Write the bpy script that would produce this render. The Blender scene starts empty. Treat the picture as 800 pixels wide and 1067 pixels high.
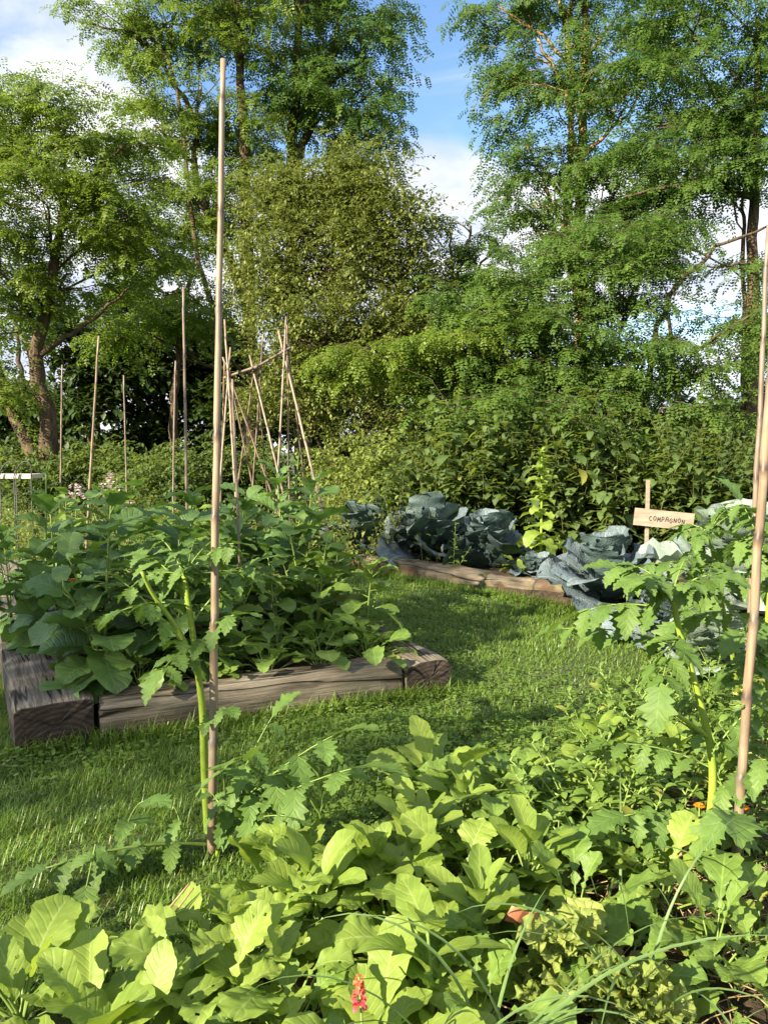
import bpy, math, random
import numpy as np
rng = np.random.default_rng(7)
random.seed(7)
R = math.radians
sc = bpy.context.scene
COL = sc.collection
# ------------------------------------------------------------------ camera
F = 802.0; PITCH = R(4.5); CH = 1.2
def at(px, py, Y):
    """world point seen at photo pixel (px, py) at distance Y"""
    r = (px-400)/F; u = -(py-533.5)/F
    d = np.array([r, math.cos(PITCH)+u*math.sin(PITCH), -math.sin(PITCH)+u*math.cos(PITCH)])
    return np.array([0, 0, CH]) + d*(Y/d[1])
def gr(px, py, z=0.0):
    r = (px-400)/F; u = -(py-533.5)/F
    d = np.array([r, math.cos(PITCH)+u*math.sin(PITCH), -math.sin(PITCH)+u*math.cos(PITCH)])
    return np.array([0, 0, CH]) + d*((z-CH)/d[2])
cam = bpy.data.cameras.new('camera'); co = bpy.data.objects.new('camera', cam); COL.objects.link(co)
co.location = (0, 0, CH); co.rotation_euler = (R(90)-PITCH, 0, 0)
cam.sensor_fit = 'VERTICAL'; cam.sensor_height = 24; cam.lens = F/1067*24
cam.clip_start = 0.02; cam.clip_end = 2000
sc.camera = co
cy_ = sc.cycles; cy_.max_bounces = 5; cy_.diffuse_bounces = 3; cy_.glossy_bounces = 1; cy_.transmission_bounces = 3; cy_.transparent_max_bounces = 4; cy_.caustics_reflective = False; cy_.caustics_refractive = False

# ------------------------------------------------------------------ sun and sky
SAZ, SEL = R(222), R(27)           # azimuth of the sun seen from above, 0 = +X, counter-clockwise; elevation
SUN = np.array([math.cos(SAZ)*math.cos(SEL), math.sin(SAZ)*math.cos(SEL), math.sin(SEL)])
sl = bpy.data.lights.new('sun', 'SUN'); sl.energy = 5.0; sl.angle = R(0.5); sl.color = (1.0, 0.87, 0.66)
so = bpy.data.objects.new('sun', sl); COL.objects.link(so)
from mathutils import Vector
so.rotation_euler = Vector(SUN).to_track_quat('Z', 'Y').to_euler()
w = bpy.data.worlds.new('World'); sc.world = w; w.use_nodes = True
nt = w.node_tree; nt.nodes.clear()
def N(nt, t, **k):
    n = nt.nodes.new(t)
    for a, b in k.items():
        if a in n.inputs.keys() if isinstance(a, str) else False: n.inputs[a].default_value = b
        else: setattr(n, a, b)
    return n
def mathn(nt, op, a, b=None, c=None, clamp=False):
    n = nt.nodes.new('ShaderNodeMath'); n.operation = op; n.use_clamp = clamp
    for i, v in enumerate((a, b, c)):
        if v is None: continue
        if isinstance(v, (int, float)): n.inputs[i].default_value = v
        else: nt.links.new(v, n.inputs[i])
    return n.outputs[0]
def mixc(nt, f, a, b, mode='MIX'):
    n = nt.nodes.new('ShaderNodeMix'); n.data_type = 'RGBA'; n.blend_type = mode
    for i, v in ((0, f), (6, a), (7, b)):
        if isinstance(v, (int, float)): n.inputs[i].default_value = v
        elif isinstance(v, tuple): n.inputs[i].default_value = v if len(v) == 4 else (*v, 1)
        else: nt.links.new(v, n.inputs[i])
    return n.outputs[2]
def maprange(nt, v, a, b, c=0.0, d=1.0, smooth=True):
    n = nt.nodes.new('ShaderNodeMapRange'); n.interpolation_type = 'SMOOTHSTEP' if smooth else 'LINEAR'
    nt.links.new(v, n.inputs[0])
    for i, x in enumerate((a, b, c, d)): n.inputs[i+1].default_value = x
    return n.outputs[0]
def noise(nt, vec, scale, detail=4, rough=0.55, dist=0.0):
    n = nt.nodes.new('ShaderNodeTexNoise'); n.inputs['Scale'].default_value = scale
    n.inputs['Detail'].default_value = detail; n.inputs['Roughness'].default_value = rough
    n.inputs['Distortion'].default_value = dist
    if vec is not None: nt.links.new(vec, n.inputs['Vector'])
    return n.outputs['Fac']
def mapping(nt, vec, scale=(1, 1, 1), loc=(0, 0, 0), rot=(0, 0, 0)):
    n = nt.nodes.new('ShaderNodeMapping'); nt.links.new(vec, n.inputs['Vector'])
    n.inputs['Scale'].default_value = scale; n.inputs['Location'].default_value = loc; n.inputs['Rotation'].default_value = rot
    return n.outputs[0]
sky = nt.nodes.new('ShaderNodeTexSky'); sky.sky_type = 'NISHITA'; sky.sun_disc = False
sky.sun_elevation = SEL; sky.sun_rotation = math.pi/2 - SAZ
sky.ozone_density = 2.2; sky.air_density = 1.0; sky.dust_density = 0.6
tc = nt.nodes.new('ShaderNodeTexCoord'); D = tc.outputs['Generated']
sx = nt.nodes.new('ShaderNodeSeparateXYZ'); nt.links.new(D, sx.inputs[0])
m1 = mapping(nt, D, (1, 1, 1.9), (3.13, 0.4, 0.2))
n1 = noise(nt, m1, 2.6, 9, 0.52, 0.25)
n2 = noise(nt, mapping(nt, D, (1, 1, 3.2), (0.4, 2.1, 0.9), (0, 0.35, 0.2)), 4.5, 7, 0.6, 0.6)
low = maprange(nt, sx.outputs[2], 0.42, 0.22, -0.10, 0.24)
def lobe(px, py, r0, r1, amt):
    d = at(px, py, 10)-np.array([0, 0, CH]); d /= np.linalg.norm(d)
    dn = nt.nodes.new('ShaderNodeVectorMath'); dn.operation = 'DOT_PRODUCT'; nt.links.new(D, dn.inputs[0]); dn.inputs[1].default_value = tuple(d)
    return maprange(nt, dn.outputs['Value'], math.cos(R(r0)), math.cos(R(r1)), 0.0, amt)
tot = mathn(nt, 'ADD', n1, low)
tot = mathn(nt, 'ADD', tot, lobe(40, 60, 11, 4, 0.30))
tot = mathn(nt, 'ADD', tot, lobe(455, 205, 6, 2, 0.15))
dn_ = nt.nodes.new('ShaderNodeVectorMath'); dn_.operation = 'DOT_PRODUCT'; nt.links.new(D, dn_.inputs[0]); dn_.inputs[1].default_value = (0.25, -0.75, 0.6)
tot = mathn(nt, 'ADD', tot, maprange(nt, dn_.outputs['Value'], 0.05, 0.55, 0.0, 0.3))      # unseen cloud bank added overhead and behind the photographer to lift the shadows
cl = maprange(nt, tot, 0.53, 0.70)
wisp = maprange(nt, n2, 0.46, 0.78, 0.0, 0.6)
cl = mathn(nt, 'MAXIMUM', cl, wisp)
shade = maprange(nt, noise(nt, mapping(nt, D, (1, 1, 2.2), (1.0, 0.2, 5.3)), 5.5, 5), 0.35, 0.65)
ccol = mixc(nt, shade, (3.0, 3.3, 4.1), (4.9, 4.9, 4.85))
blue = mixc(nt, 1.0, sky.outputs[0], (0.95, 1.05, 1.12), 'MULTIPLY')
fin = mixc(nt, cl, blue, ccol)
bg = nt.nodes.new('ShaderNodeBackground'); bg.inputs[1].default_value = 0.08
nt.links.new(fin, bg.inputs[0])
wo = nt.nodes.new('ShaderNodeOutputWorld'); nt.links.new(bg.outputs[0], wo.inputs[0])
vs = sc.view_settings; vs.view_transform = 'Standard'; vs.look = 'None'; vs.gamma = 1; vs.exposure = 1.78; vs.use_curve_mapping = False

# ------------------------------------------------------------------ mesh building
class MB:
    def __init__(s): s.V = []; s.Fc = []; s.A = []; s.n = 0; s.MI = []
    def add(s, v, f, a=None, mi=0):
        v = np.asarray(v, float).reshape(-1, 3)
        if a is None: a = np.zeros((len(v), 3))
        s.V.append(v); s.A.append(np.asarray(a, float).reshape(-1, 3))
        if not isinstance(f, np.ndarray): f = np.array(f)
        s.Fc.append(f.astype(np.int64)+s.n); s.MI.append(np.full(len(f), mi)); s.n += len(v)
    def build(s, name, mats, parent=None, smooth=True, origin=None):
        me = bpy.data.meshes.new(name)
        V = np.concatenate(s.V); A = np.concatenate(s.A)
        if origin is not None: V = V-np.asarray(origin)
        me.vertices.add(len(V)); me.vertices.foreach_set('co', V.astype(np.float32).ravel())
        lt = np.concatenate([np.full(len(f), f.shape[1]) for f in s.Fc])
        li = np.concatenate([f.ravel() for f in s.Fc])
        me.loops.add(len(li)); me.loops.foreach_set('vertex_index', li.astype(np.int32))
        me.polygons.add(len(lt)); ls = np.concatenate([[0], np.cumsum(lt)[:-1]])
        me.polygons.foreach_set('loop_start', ls.astype(np.int32)); me.polygons.foreach_set('loop_total', lt.astype(np.int32))
        me.polygons.foreach_set('use_smooth', np.full(len(lt), smooth))
        if not isinstance(mats, (list, tuple)): mats = [mats]
        for m in mats: me.materials.append(m)
        if len(mats) > 1: me.polygons.foreach_set('material_index', np.concatenate(s.MI).astype(np.int32))
        at_ = me.attributes.new('lf', 'FLOAT_VECTOR', 'POINT'); at_.data.foreach_set('vector', A.astype(np.float32).ravel())
        me.update(calc_edges=True)
        o = bpy.data.objects.new(name, me); COL.objects.link(o)
        if parent is not None: o.parent = parent
        elif origin is not None: o.location = origin
        return o
def tag(o, label=None, cat=None, group=None, kind=None):
    if label: o['label'] = label
    if cat: o['category'] = cat
    if group: o['group'] = group
    if kind: o['kind'] = kind
    return o
def thing(name, loc, label, cat, group=None, rz=0.0, scale=1.0):
    o = bpy.data.objects.new(name, None); COL.objects.link(o); o.empty_display_size = 0.1
    o.location = loc; o.rotation_euler = (0, 0, rz); o.scale = (scale,)*3
    return tag(o, label, cat, group)
def dup(root, loc, rz, scale, label, group=None):
    r = root.copy(); COL.objects.link(r); r.location = loc; r.rotation_euler = (0, 0, rz); r.scale = (scale,)*3
    r['label'] = label
    if group: r['group'] = group
    for ch in root.children:
        c = ch.copy(); COL.objects.link(c); c.parent = r
    return r
ORD = ['first', 'second', 'third', 'fourth', 'fifth', 'sixth', 'seventh', 'eighth', 'ninth', 'tenth', 'eleventh', 'twelfth', 'thirteenth', 'fourteenth', 'fifteenth', 'sixteenth']

def prof(shape, s):
    if shape == 'blade': return (1-s**2.2)*0.85+0.15*(1-s)
    if shape == 'ovate': return np.clip(np.sin(np.pi*np.clip(s, 0, 1)**0.72), 0, 1)**0.85
    if shape == 'lance': return np.sin(np.pi*np.clip(s, 0, 1)**0.8)**1.1
    if shape == 'obov': return np.clip(np.sin(np.pi*np.clip(s, 0, 1)**1.25), 0, 1)**0.5
    if shape == 'round': return np.clip(4*s*(1-s), 0, 1)**0.5
    if shape == 'wide': return np.clip(np.sin(np.pi*np.clip(s*0.97+0.03, 0, 1)**0.95), 0, 1)**0.45
    if shape == 'fan': return (0.25+0.75*np.clip(s*1.5, 0, 1))*np.clip(1-s**6, 0, 1)**0.5
    if shape == 'lyre':   # radish leaf: small lobes below, large rounded end
        b = np.clip(np.sin(np.pi*np.clip((s-0.32)/0.68, 0, 1)), 0, 1)**0.6
        l = 0.33*np.clip(np.sin(np.pi*2.0*np.clip(s/0.36, 0, 1)*1.0), 0, 1)
        l2 = 0.30*np.abs(np.sin(np.pi*2.2*np.clip(s/0.4, 0, 1)))*(s < 0.4)
        return np.maximum(np.maximum(b, l2), 0.07)
    return np.ones_like(s)
def cl_(shape_n, v): return np.broadcast_to(np.asarray(v, float), (shape_n,)).copy()
def leaves(mb, P, az, pitch, L, W, bend=0.6, fold=0.25, ruff=0.0, rf=3.0, shape='ovate', ns=6, cols=(-1, 0, 1),
           roll=0.0, teeth=0.0, nteeth=6, cord=0.0, bl=0.0, rnd=None, bp=1.0, cup=0.0, sweep=0.0, holes=0.0, rec=None):
    P = np.asarray(P, float).reshape(-1, 3); n = len(P)
    if n == 0: return
    az, pitch, L, W, bend, fold, ruff, roll, cup = [cl_(n, v)[:, None] for v in (az, pitch, L, W, bend, fold, ruff, roll, cup)]
    s = np.linspace(0, 1, ns+1)[None, :]
    th = pitch-bend*s**bp
    ds = np.diff(s, axis=1)
    cm = 0.5*(np.cos(th)[:, 1:]+np.cos(th)[:, :-1])*ds; sm = 0.5*(np.sin(th)[:, 1:]+np.sin(th)[:, :-1])*ds
    X = np.concatenate([np.zeros((n, 1)), np.cumsum(cm, 1)], 1)*L; Z = np.concatenate([np.zeros((n, 1)), np.cumsum(sm, 1)], 1)*L
    ca, sa = np.cos(az), np.sin(az)
    C = np.stack([P[:, 0:1]+X*ca, P[:, 1:2]+X*sa, P[:, 2:3]+Z], -1)              # n,ns,3
    T = np.stack([np.cos(th)*ca, np.cos(th)*sa, np.sin(th)], -1)
    S = np.stack([-sa+0*th, ca+0*th, 0*th], -1)
    Nn = np.cross(T, S)
    cr, sr = np.cos(roll)[..., None], np.sin(roll)[..., None]
    S2 = S*cr+Nn*sr; N2 = Nn*cr-S*sr
    c = np.array(cols, float)[None, None, :]
    ac = np.abs(c)
    pw = prof(shape, s)[..., None]
    if teeth:
        tt = (s*nteeth) % 1.0
        pw = pw*(1+teeth*(ac**2)*((tt[..., None])*2-1))
    ph = rng.uniform(0, 6.28, (n, 1, 1)); sg = np.where(c >= 0, 0.0, 1.9)
    if ns >= 8: pw = pw*(1+ac**2*(0.09*np.sin(s[..., None]*8+ph*3+sg*2)+0.07*np.sin(s[..., None]*19+ph*5+sg*3)))
    hw = 0.5*W[..., None]*pw
    ff = fold[..., None]*1.0
    cupv = cup[..., None]
    lat = c*hw*np.cos(ff*1.0)
    up = ac*hw*np.sin(ff)+cupv*(ac**2)*hw
    s3 = s[..., None]
    up = up+ruff[..., None]*W[..., None]*(ac**1.6)*(np.sin(6.283*rf*s3+ph+sg)*0.7+0.45*np.sin(6.283*rf*2.3*s3+ph*2+sg*2))*np.clip(s3*3, 0, 1)
    if bl: up = up+bl*W[..., None]*(np.sin(c*9+s3*17+ph)*np.sin(s3*31-c*7+ph*3)+0.6*np.sin(c*21+ph*5+s3*8)*np.sin(s3*47+c*6))*0.5
    al = -cord*L[..., None]*(ac**1.3)*(1-s3)**2.5+sweep*L[..., None]*ac*(1-s3)*s3
    V = C[:, :, None, :]+S2[:, :, None, :]*lat[..., None]+N2[:, :, None, :]*up[..., None]+T[:, :, None, :]*al[..., None]
    nc = len(cols)
    if rnd is None: rnd = rng.uniform(0, 1, n)
    rnd = cl_(n, rnd)
    A = np.stack([np.broadcast_to(s3, (n, ns+1, nc)), np.broadcast_to(c, (n, ns+1, nc)), np.broadcast_to(rnd[:, None, None], (n, ns+1, nc))], -1)
    i = np.arange(ns)[:, None]*nc+np.arange(nc-1)[None, :]
    q = np.stack([i, i+nc, i+nc+1, i+1], -1).reshape(-1, 4)
    Fq = (q[None]+(np.arange(n)*(ns+1)*nc)[:, None, None]).reshape(-1, 4)
    if holes: Fq = Fq[rng.uniform(0, 1, len(Fq)) > holes]
    mb.add(V, Fq, A)
    return C, T
def tubes(mb, paths, r0, r1, sides=5, rnd=None, cap=True, mi=0, rad=None):
    P = np.asarray(paths, float)
    if P.ndim == 2: P = P[None]
    n, K, _ = P.shape
    T = np.gradient(P, axis=1); T /= np.linalg.norm(T, axis=2, keepdims=True)+1e-9
    D_ = P[:, -1]-P[:, 0]; k = np.argmin(np.abs(D_), axis=1); ref = np.eye(3)[k][:, None, :]
    A1 = np.cross(T, ref); A1 /= np.linalg.norm(A1, axis=2, keepdims=True)+1e-9; A2 = np.cross(T, A1)
    s = np.linspace(0, 1, K)
    r = (cl_(n, r0)[:, None]*(1-s)+cl_(n, r1)[:, None]*s)
    if rad is not None: r = r*rad
    a = np.arange(sides)/sides*2*np.pi
    V = P[:, :, None, :]+r[:, :, None, None]*(A1[:, :, None, :]*np.cos(a)[None, None, :, None]+A2[:, :, None, :]*np.sin(a)[None, None, :, None])
    if rnd is None: rnd = rng.uniform(0, 1, n)
    At = np.stack([np.broadcast_to(s[None, :, None], (n, K, sides)), np.broadcast_to(a[None, None, :]/6.283, (n, K, sides)), np.broadcast_to(cl_(n, rnd)[:, None, None], (n, K, sides))], -1)
    i = np.arange(K-1)[:, None]*sides; j = np.arange(sides)[None, :]; j2 = (j+1) % sides
    q = np.stack([i+j, i+j2, i+sides+j2, i+sides+j], -1).reshape(-1, 4)
    Fq = (q[None]+(np.arange(n)*K*sides)[:, None, None]).reshape(-1, 4)
    base = mb.n
    mb.add(V, Fq, At, mi)
    if cap:
        f = (np.arange(sides)[None, :]+(K-1)*sides)+(np.arange(n)*K*sides)[:, None]
        mb.Fc.append(f.astype(np.int64)+base); mb.MI.append(np.full(n, mi))
def bez(p0, p1, p2, K=8):
    t = np.linspace(0, 1, K)[:, None]; p0, p1, p2 = map(np.asarray, (p0, p1, p2))
    return (1-t)**2*p0+2*t*(1-t)*p1+t*t*p2
def polyc(pts, K):
    """smooth curve through points (Catmull-Rom)"""
    P = np.asarray(pts, float); P = np.vstack([2*P[0]-P[1], P, 2*P[-1]-P[-2]]); m = len(P)-3
    t = np.linspace(0, m-1e-6, K); i = t.astype(int); u = (t-i)[:, None]
    a, b, c, d = P[i], P[i+1], P[i+2], P[i+3]
    return 0.5*(2*b+(c-a)*u+(2*a-5*b+4*c-d)*u*u+(3*b-a-3*c+d)*u**3)

# ------------------------------------------------------------------ materials
def newmat(name):
    m = bpy.data.materials.new(name); m.use_nodes = True; t = m.node_tree; t.nodes.clear()
    return m, t, t.nodes.new('ShaderNodeOutputMaterial')
def leafmat(name, c1, c2, tr=0.35, patch=0.0, tcol=None, rough=0.5, vein=0.35, nv=7.0, vcol=None, spec=0.35, bump=0.3, back=None, dry=0.0, blister=0.0, spots=0.0):
    m, t, out = newmat(name)
    a = t.nodes.new('ShaderNodeAttribute'); a.attribute_name = 'lf'
    sp = t.nodes.new('ShaderNodeSeparateXYZ'); t.links.new(a.outputs['Vector'], sp.inputs[0])
    s, c, r = sp.outputs
    tcn = t.nodes.new('ShaderNodeTexCoord'); ob = tcn.outputs['Object']
    oi = t.nodes.new('ShaderNodeObjectInfo')
    rr = mathn(t, 'ADD', mathn(t, 'MULTIPLY', r, 0.7), mathn(t, 'MULTIPLY', oi.outputs['Random'], 0.3))
    base = mixc(t, rr, c1, c2)
    nz = noise(t, ob, 28.0, 3)
    base = mixc(t, mathn(t, 'MULTIPLY', maprange(t, nz, 0.35, 0.75), 0.35), base, tuple(x*1.5 for x in c2))
    if dry:
        base = mixc(t, mathn(t, 'MULTIPLY', maprange(t, r, 1-dry, 1-dry+0.01, smooth=False), 0.8), base, (0.27, 0.27, 0.06))
    if patch: base = mixc(t, mathn(t, 'MULTIPLY', maprange(t, noise(t, ob, 1.3, 3), 0.42, 0.6), patch), base, (c1[0]*.35, c1[1]*.5, c1[2]*.6))
    hgt = None
    if vein:
        ab = mathn(t, 'ABSOLUTE', c)
        mid = maprange(t, ab, 0.02, 0.07, 1.0, 0.0)
        ph = mathn(t, 'MULTIPLY', mathn(t, 'SUBTRACT', s, mathn(t, 'MULTIPLY', mathn(t, 'POWER', ab, 0.8), 0.25)), mathn(t, 'MULTIPLY', mathn(t, 'ADD', r, 1.3), nv/1.8))
        ph = mathn(t, 'ADD', ph, mathn(t, 'MULTIPLY', noise(t, ob, 22.0, 2), 0.7))
        fr = mathn(t, 'ABSOLUTE', mathn(t, 'SUBTRACT', mathn(t, 'FRACT', ph), 0.5))
        side = maprange(t, fr, 0.012, 0.055, 1.0, 0.0)
        v = mathn(t, 'MAXIMUM', mid, mathn(t, 'MULTIPLY', side, 0.75))
        base = mixc(t, mathn(t, 'MULTIPLY', v, vein), base, vcol or tuple(min(1, x*2.2+0.02) for x in c2))
        hgt = mathn(t, 'ADD', mathn(t, 'MULTIPLY', maprange(t, fr, 0.0, 0.22), 0.5), mathn(t, 'MULTIPLY', nz, 0.6))
    if blister:
        vo = t.nodes.new('ShaderNodeTexVoronoi'); vo.inputs['Scale'].default_value = blister; t.links.new(ob, vo.inputs['Vector'])
        vo.feature = 'DISTANCE_TO_EDGE'
        e = maprange(t, vo.outputs['Distance'], 0.0, 0.3)
        base = mixc(t, mathn(t, 'MULTIPLY', mathn(t, 'SUBTRACT', 1.0, e), 0.28), base, vcol or (0.3, 0.35, 0.3))
        hgt = mathn(t, 'ADD', e, mathn(t, 'MULTIPLY', nz, 0.5))
    if spots:
        sn = noise(t, ob, 34.0, 3)
        base = mixc(t, maprange(t, sn, 0.70, 0.72, 0.0, spots), base, (0.05, 0.04, 0.01))
    if back is not None:
        g = t.nodes.new('ShaderNodeNewGeometry')
        base = mixc(t, g.outputs['Backfacing'], base, back)
    pb = t.nodes.new('ShaderNodeBsdfPrincipled'); t.links.new(base, pb.inputs['Base Color'])
    pb.inputs['Roughness'].default_value = rough; pb.inputs['Specular IOR Level'].default_value = spec
    if hgt is not None and bump:
        b = t.nodes.new('ShaderNodeBump'); b.inputs['Strength'].default_value = bump; b.inputs['Distance'].default_value = 0.004
        t.links.new(hgt, b.inputs['Height']); t.links.new(b.outputs[0], pb.inputs['Normal'])
    trn = t.nodes.new('ShaderNodeBsdfTranslucent')
    tcl = tcol or (c2[0]*2.6+0.02, c2[1]*2.4, c2[2]*0.9)
    t.links.new(mixc(t, 0.35, tcl, base), trn.inputs[0])
    mx = t.nodes.new('ShaderNodeMixShader'); mx.inputs[0].default_value = tr
    t.links.new(pb.outputs[0], mx.inputs[1]); t.links.new(trn.outputs[0], mx.inputs[2]); t.links.new(mx.outputs[0], out.inputs[0])
    return m
def simple(name, c1, c2, scale=8, rough=0.8, bump=0.3, stretch=(1, 1, 1), dark=None, spec=0.3, attr=False, dist=0.01):
    m, t, out = newmat(name)
    tcn = t.nodes.new('ShaderNodeTexCoord')
    v = mapping(t, tcn.outputs['Object'], stretch)
    n1 = noise(t, v, scale, 6, 0.6); base = mixc(t, maprange(t, n1, 0.3, 0.7), c1, c2)
    if dark:
        n2 = noise(t, v, scale*2.7, 4); base = mixc(t, maprange(t, n2, 0.56, 0.7), base, dark)
    pb = t.nodes.new('ShaderNodeBsdfPrincipled'); t.links.new(base, pb.inputs['Base Color'])
    pb.inputs['Roughness'].default_value = rough; pb.inputs['Specular IOR Level'].default_value = spec
    b = t.nodes.new('ShaderNodeBump'); b.inputs['Strength'].default_value = bump; b.inputs['Distance'].default_value = dist
    t.links.new(n1, b.inputs['Height']); t.links.new(b.outputs[0], pb.inputs['Normal'])
    t.links.new(pb.outputs[0], out.inputs[0])
    return m
def timbermat(name, ca, cb, moss=0.0, bark=None):
    """weathered timber: grain runs along the object's local X, lf.x = along, lf.y = around"""
    m, t, out = newmat(name)
    tcn = t.nodes.new('ShaderNodeTexCoord'); ob = tcn.outputs['Object']
    g1 = noise(t, mapping(t, ob, (1.3, 22, 22)), 1.6, 8, 0.62, 0.35)
    g2 = noise(t, mapping(t, ob, (3, 70, 70)), 1.5, 5, 0.6)
    big = noise(t, mapping(t, ob, (2.0, 5, 5)), 1.1, 3)
    base = mixc(t, maprange(t, g1, 0.34, 0.66), ca, cb)
    base = mixc(t, mathn(t, 'MULTIPLY', maprange(t, g2, 0.4, 0.7), 0.45), base, tuple(x*0.45 for x in ca))
    base = mixc(t, mathn(t, 'MULTIPLY', maprange(t, big, 0.45, 0.7), 0.5), base, tuple(x*0.5 for x in ca))
    ck = mathn(t, 'ABSOLUTE', mathn(t, 'SUBTRACT', noise(t, mapping(t, ob, (0.55, 7.5, 7.5)), 1.3, 2.5, 0.5, 0.2), 0.5))
    crack = maprange(t, ck, 0.0, 0.022, 1.0, 0.0)
    cm = maprange(t, noise(t, mapping(t, ob, (1.2, 2, 2)), 1.7, 2), 0.44, 0.54)
    crack = mathn(t, 'MULTIPLY', crack, cm)
    base = mixc(t, mathn(t, 'MULTIPLY', crack, 0.9), base, (0.012, 0.009, 0.006))
    if bark: base = mixc(t, maprange(t, noise(t, mapping(t, ob, (2, 4, 4)), 1.8, 5), 0.5, 0.6), base, bark)
    if moss: base = mixc(t, maprange(t, noise(t, ob, 5.0, 6), 0.62-moss*0.1, 0.70), base, (0.07, 0.075, 0.012))
    pb = t.nodes.new('ShaderNodeBsdfPrincipled'); t.links.new(base, pb.inputs['Base Color']); pb.inputs['Roughness'].default_value = 0.85
    pb.inputs['Specular IOR Level'].default_value = 0.2
    h = mathn(t, 'SUBTRACT', mathn(t, 'ADD', mathn(t, 'MULTIPLY', g1, 0.8), mathn(t, 'MULTIPLY', g2, 0.5)), mathn(t, 'MULTIPLY', crack, 1.5))
    b = t.nodes.new('ShaderNodeBump'); b.inputs['Strength'].default_value = 0.9; b.inputs['Distance'].default_value = 0.012
    t.links.new(h, b.inputs['Height']); t.links.new(b.outputs[0], pb.inputs['Normal'])
    t.links.new(pb.outputs[0], out.inputs[0]); return m
def endmat(name):
    m, t, out = newmat(name)
    tcn = t.nodes.new('ShaderNodeTexCoord'); ob = tcn.outputs['Object']
    wv = t.nodes.new('ShaderNodeTexWave'); wv.wave_type = 'RINGS'; wv.rings_direction = 'X'; wv.inputs['Scale'].default_value = 14; wv.inputs['Distortion'].default_value = 3.5; wv.inputs['Detail'].default_value = 4
    t.links.new(mapping(t, ob, (0, 1, 1), (0, 0.02, 0.05)), wv.inputs['Vector'])
    base = mixc(t, wv.outputs['Fac'], (0.02, 0.014, 0.009), (0.05, 0.035, 0.024))
    n1 = noise(t, mapping(t, ob, (1, 6, 14)), 2.5, 6); base = mixc(t, maprange(t, n1, 0.5, 0.7), base, (0.012, 0.009, 0.008))
    pb = t.nodes.new('ShaderNodeBsdfPrincipled'); t.links.new(base, pb.inputs['Base Color']); pb.inputs['Roughness'].default_value = 0.9
    b = t.nodes.new('ShaderNodeBump'); b.inputs['Strength'].default_value = 0.8; b.inputs['Distance'].default_value = 0.01
    t.links.new(n1, b.inputs['Height']); t.links.new(b.outputs[0], pb.inputs['Normal'])
    t.links.new(pb.outputs[0], out.inputs[0]); return m
def canemat(name, ca, cb, node=(0.09, 0.05, 0.03), nn=9):
    m, t, out = newmat(name)
    a = t.nodes.new('ShaderNodeAttribute'); a.attribute_name = 'lf'
    sp = t.nodes.new('ShaderNodeSeparateXYZ'); t.links.new(a.outputs['Vector'], sp.inputs[0])
    tcn = t.nodes.new('ShaderNodeTexCoord')
    n1 = noise(t, mapping(t, tcn.outputs['Object'], (60, 60, 2.5)), 1.5, 5); base = mixc(t, maprange(t, n1, 0.3, 0.7), ca, cb)
    n2 = noise(t, mapping(t, tcn.outputs['Object'], (8, 8, 5)), 1.5, 3); base = mixc(t, mathn(t, 'MULTIPLY', maprange(t, n2, 0.5, 0.65), 0.45), base, tuple(x*0.5 for x in ca))
    base = mixc(t, mathn(t, 'MULTIPLY', sp.outputs[2], 0.95), base, node)
    base = mixc(t, mathn(t, 'MULTIPLY', maprange(t, noise(t, mapping(t, tcn.outputs['Object'], (20, 20, 3), (3, 1, 2)), 1.2, 5), 0.5, 0.62), 0.6), base, (0.14, 0.125, 0.10))      # lf.z marks the joints
    pb = t.nodes.new('ShaderNodeBsdfPrincipled'); t.links.new(base, pb.inputs['Base Color']); pb.inputs['Roughness'].default_value = 0.5
    t.links.new(pb.outputs[0], out.inputs[0]); return m
M = {}
M['locust'] = leafmat('locust_leaf', (0.070, 0.125, 0.014), (0.14, 0.20, 0.022), tr=0.46, vein=0, rough=0.45, spec=0.3, tcol=(0.22, 0.34, 0.03))
M['locust_blue'] = leafmat('locust_leaf_cool', (0.042, 0.092, 0.018), (0.09, 0.15, 0.025), tr=0.42, vein=0, rough=0.55, spec=0.15, tcol=(0.13, 0.26, 0.04))
M['willow'] = leafmat('willow_leaf', (0.12, 0.15, 0.035), (0.19, 0.22, 0.055), tr=0.40, vein=0, rough=0.5, spec=0.3, tcol=(0.24, 0.30, 0.05))
M['dark'] = leafmat('shaded_leaf', (0.022, 0.045, 0.012), (0.04, 0.075, 0.018), tr=0.25, vein=0, rough=0.5, spec=0.3)  # shade of the wood at the back is put into this leaf colour
M['nettle'] = leafmat('nettle_leaf', (0.065, 0.115, 0.034), (0.12, 0.175, 0.052), patch=.5, tr=0.42, vein=0.2, nv=6, rough=0.6, spec=0.25, dry=0.02)
M['weed'] = leafmat('weed_leaf', (0.12, 0.17, 0.035), (0.20, 0.25, 0.06), tr=0.35, vein=0, rough=0.6, spec=0.2, tcol=(0.35, 0.42, 0.08))
M['broad'] = leafmat('broad_leaf', (0.072, 0.145, 0.036), (0.125, 0.215, 0.055), tr=0.32, bump=0.7, vcol=(0.22, 0.32, 0.13), vein=0.5, nv=7, rough=0.42, spec=0.45, tcol=(0.17, 0.32, 0.025), dry=0.012, spots=0.5)
M['radish'] = leafmat('radish_leaf', (0.092, 0.168, 0.030), (0.16, 0.245, 0.048), tr=0.36, vein=0.3, nv=6, rough=0.5, spec=0.35, tcol=(0.26, 0.40, 0.03), dry=0.03, spots=0.6)
M['lime'] = leafmat('lime_leaf', (0.12, 0.195, 0.028), (0.22, 0.30, 0.052), tr=0.38, vein=0.45, nv=7, rough=0.5, spec=0.35, tcol=(0.42, 0.58, 0.04), vcol=(0.38, 0.46, 0.16), bump=0.28, spots=0.8)
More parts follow.
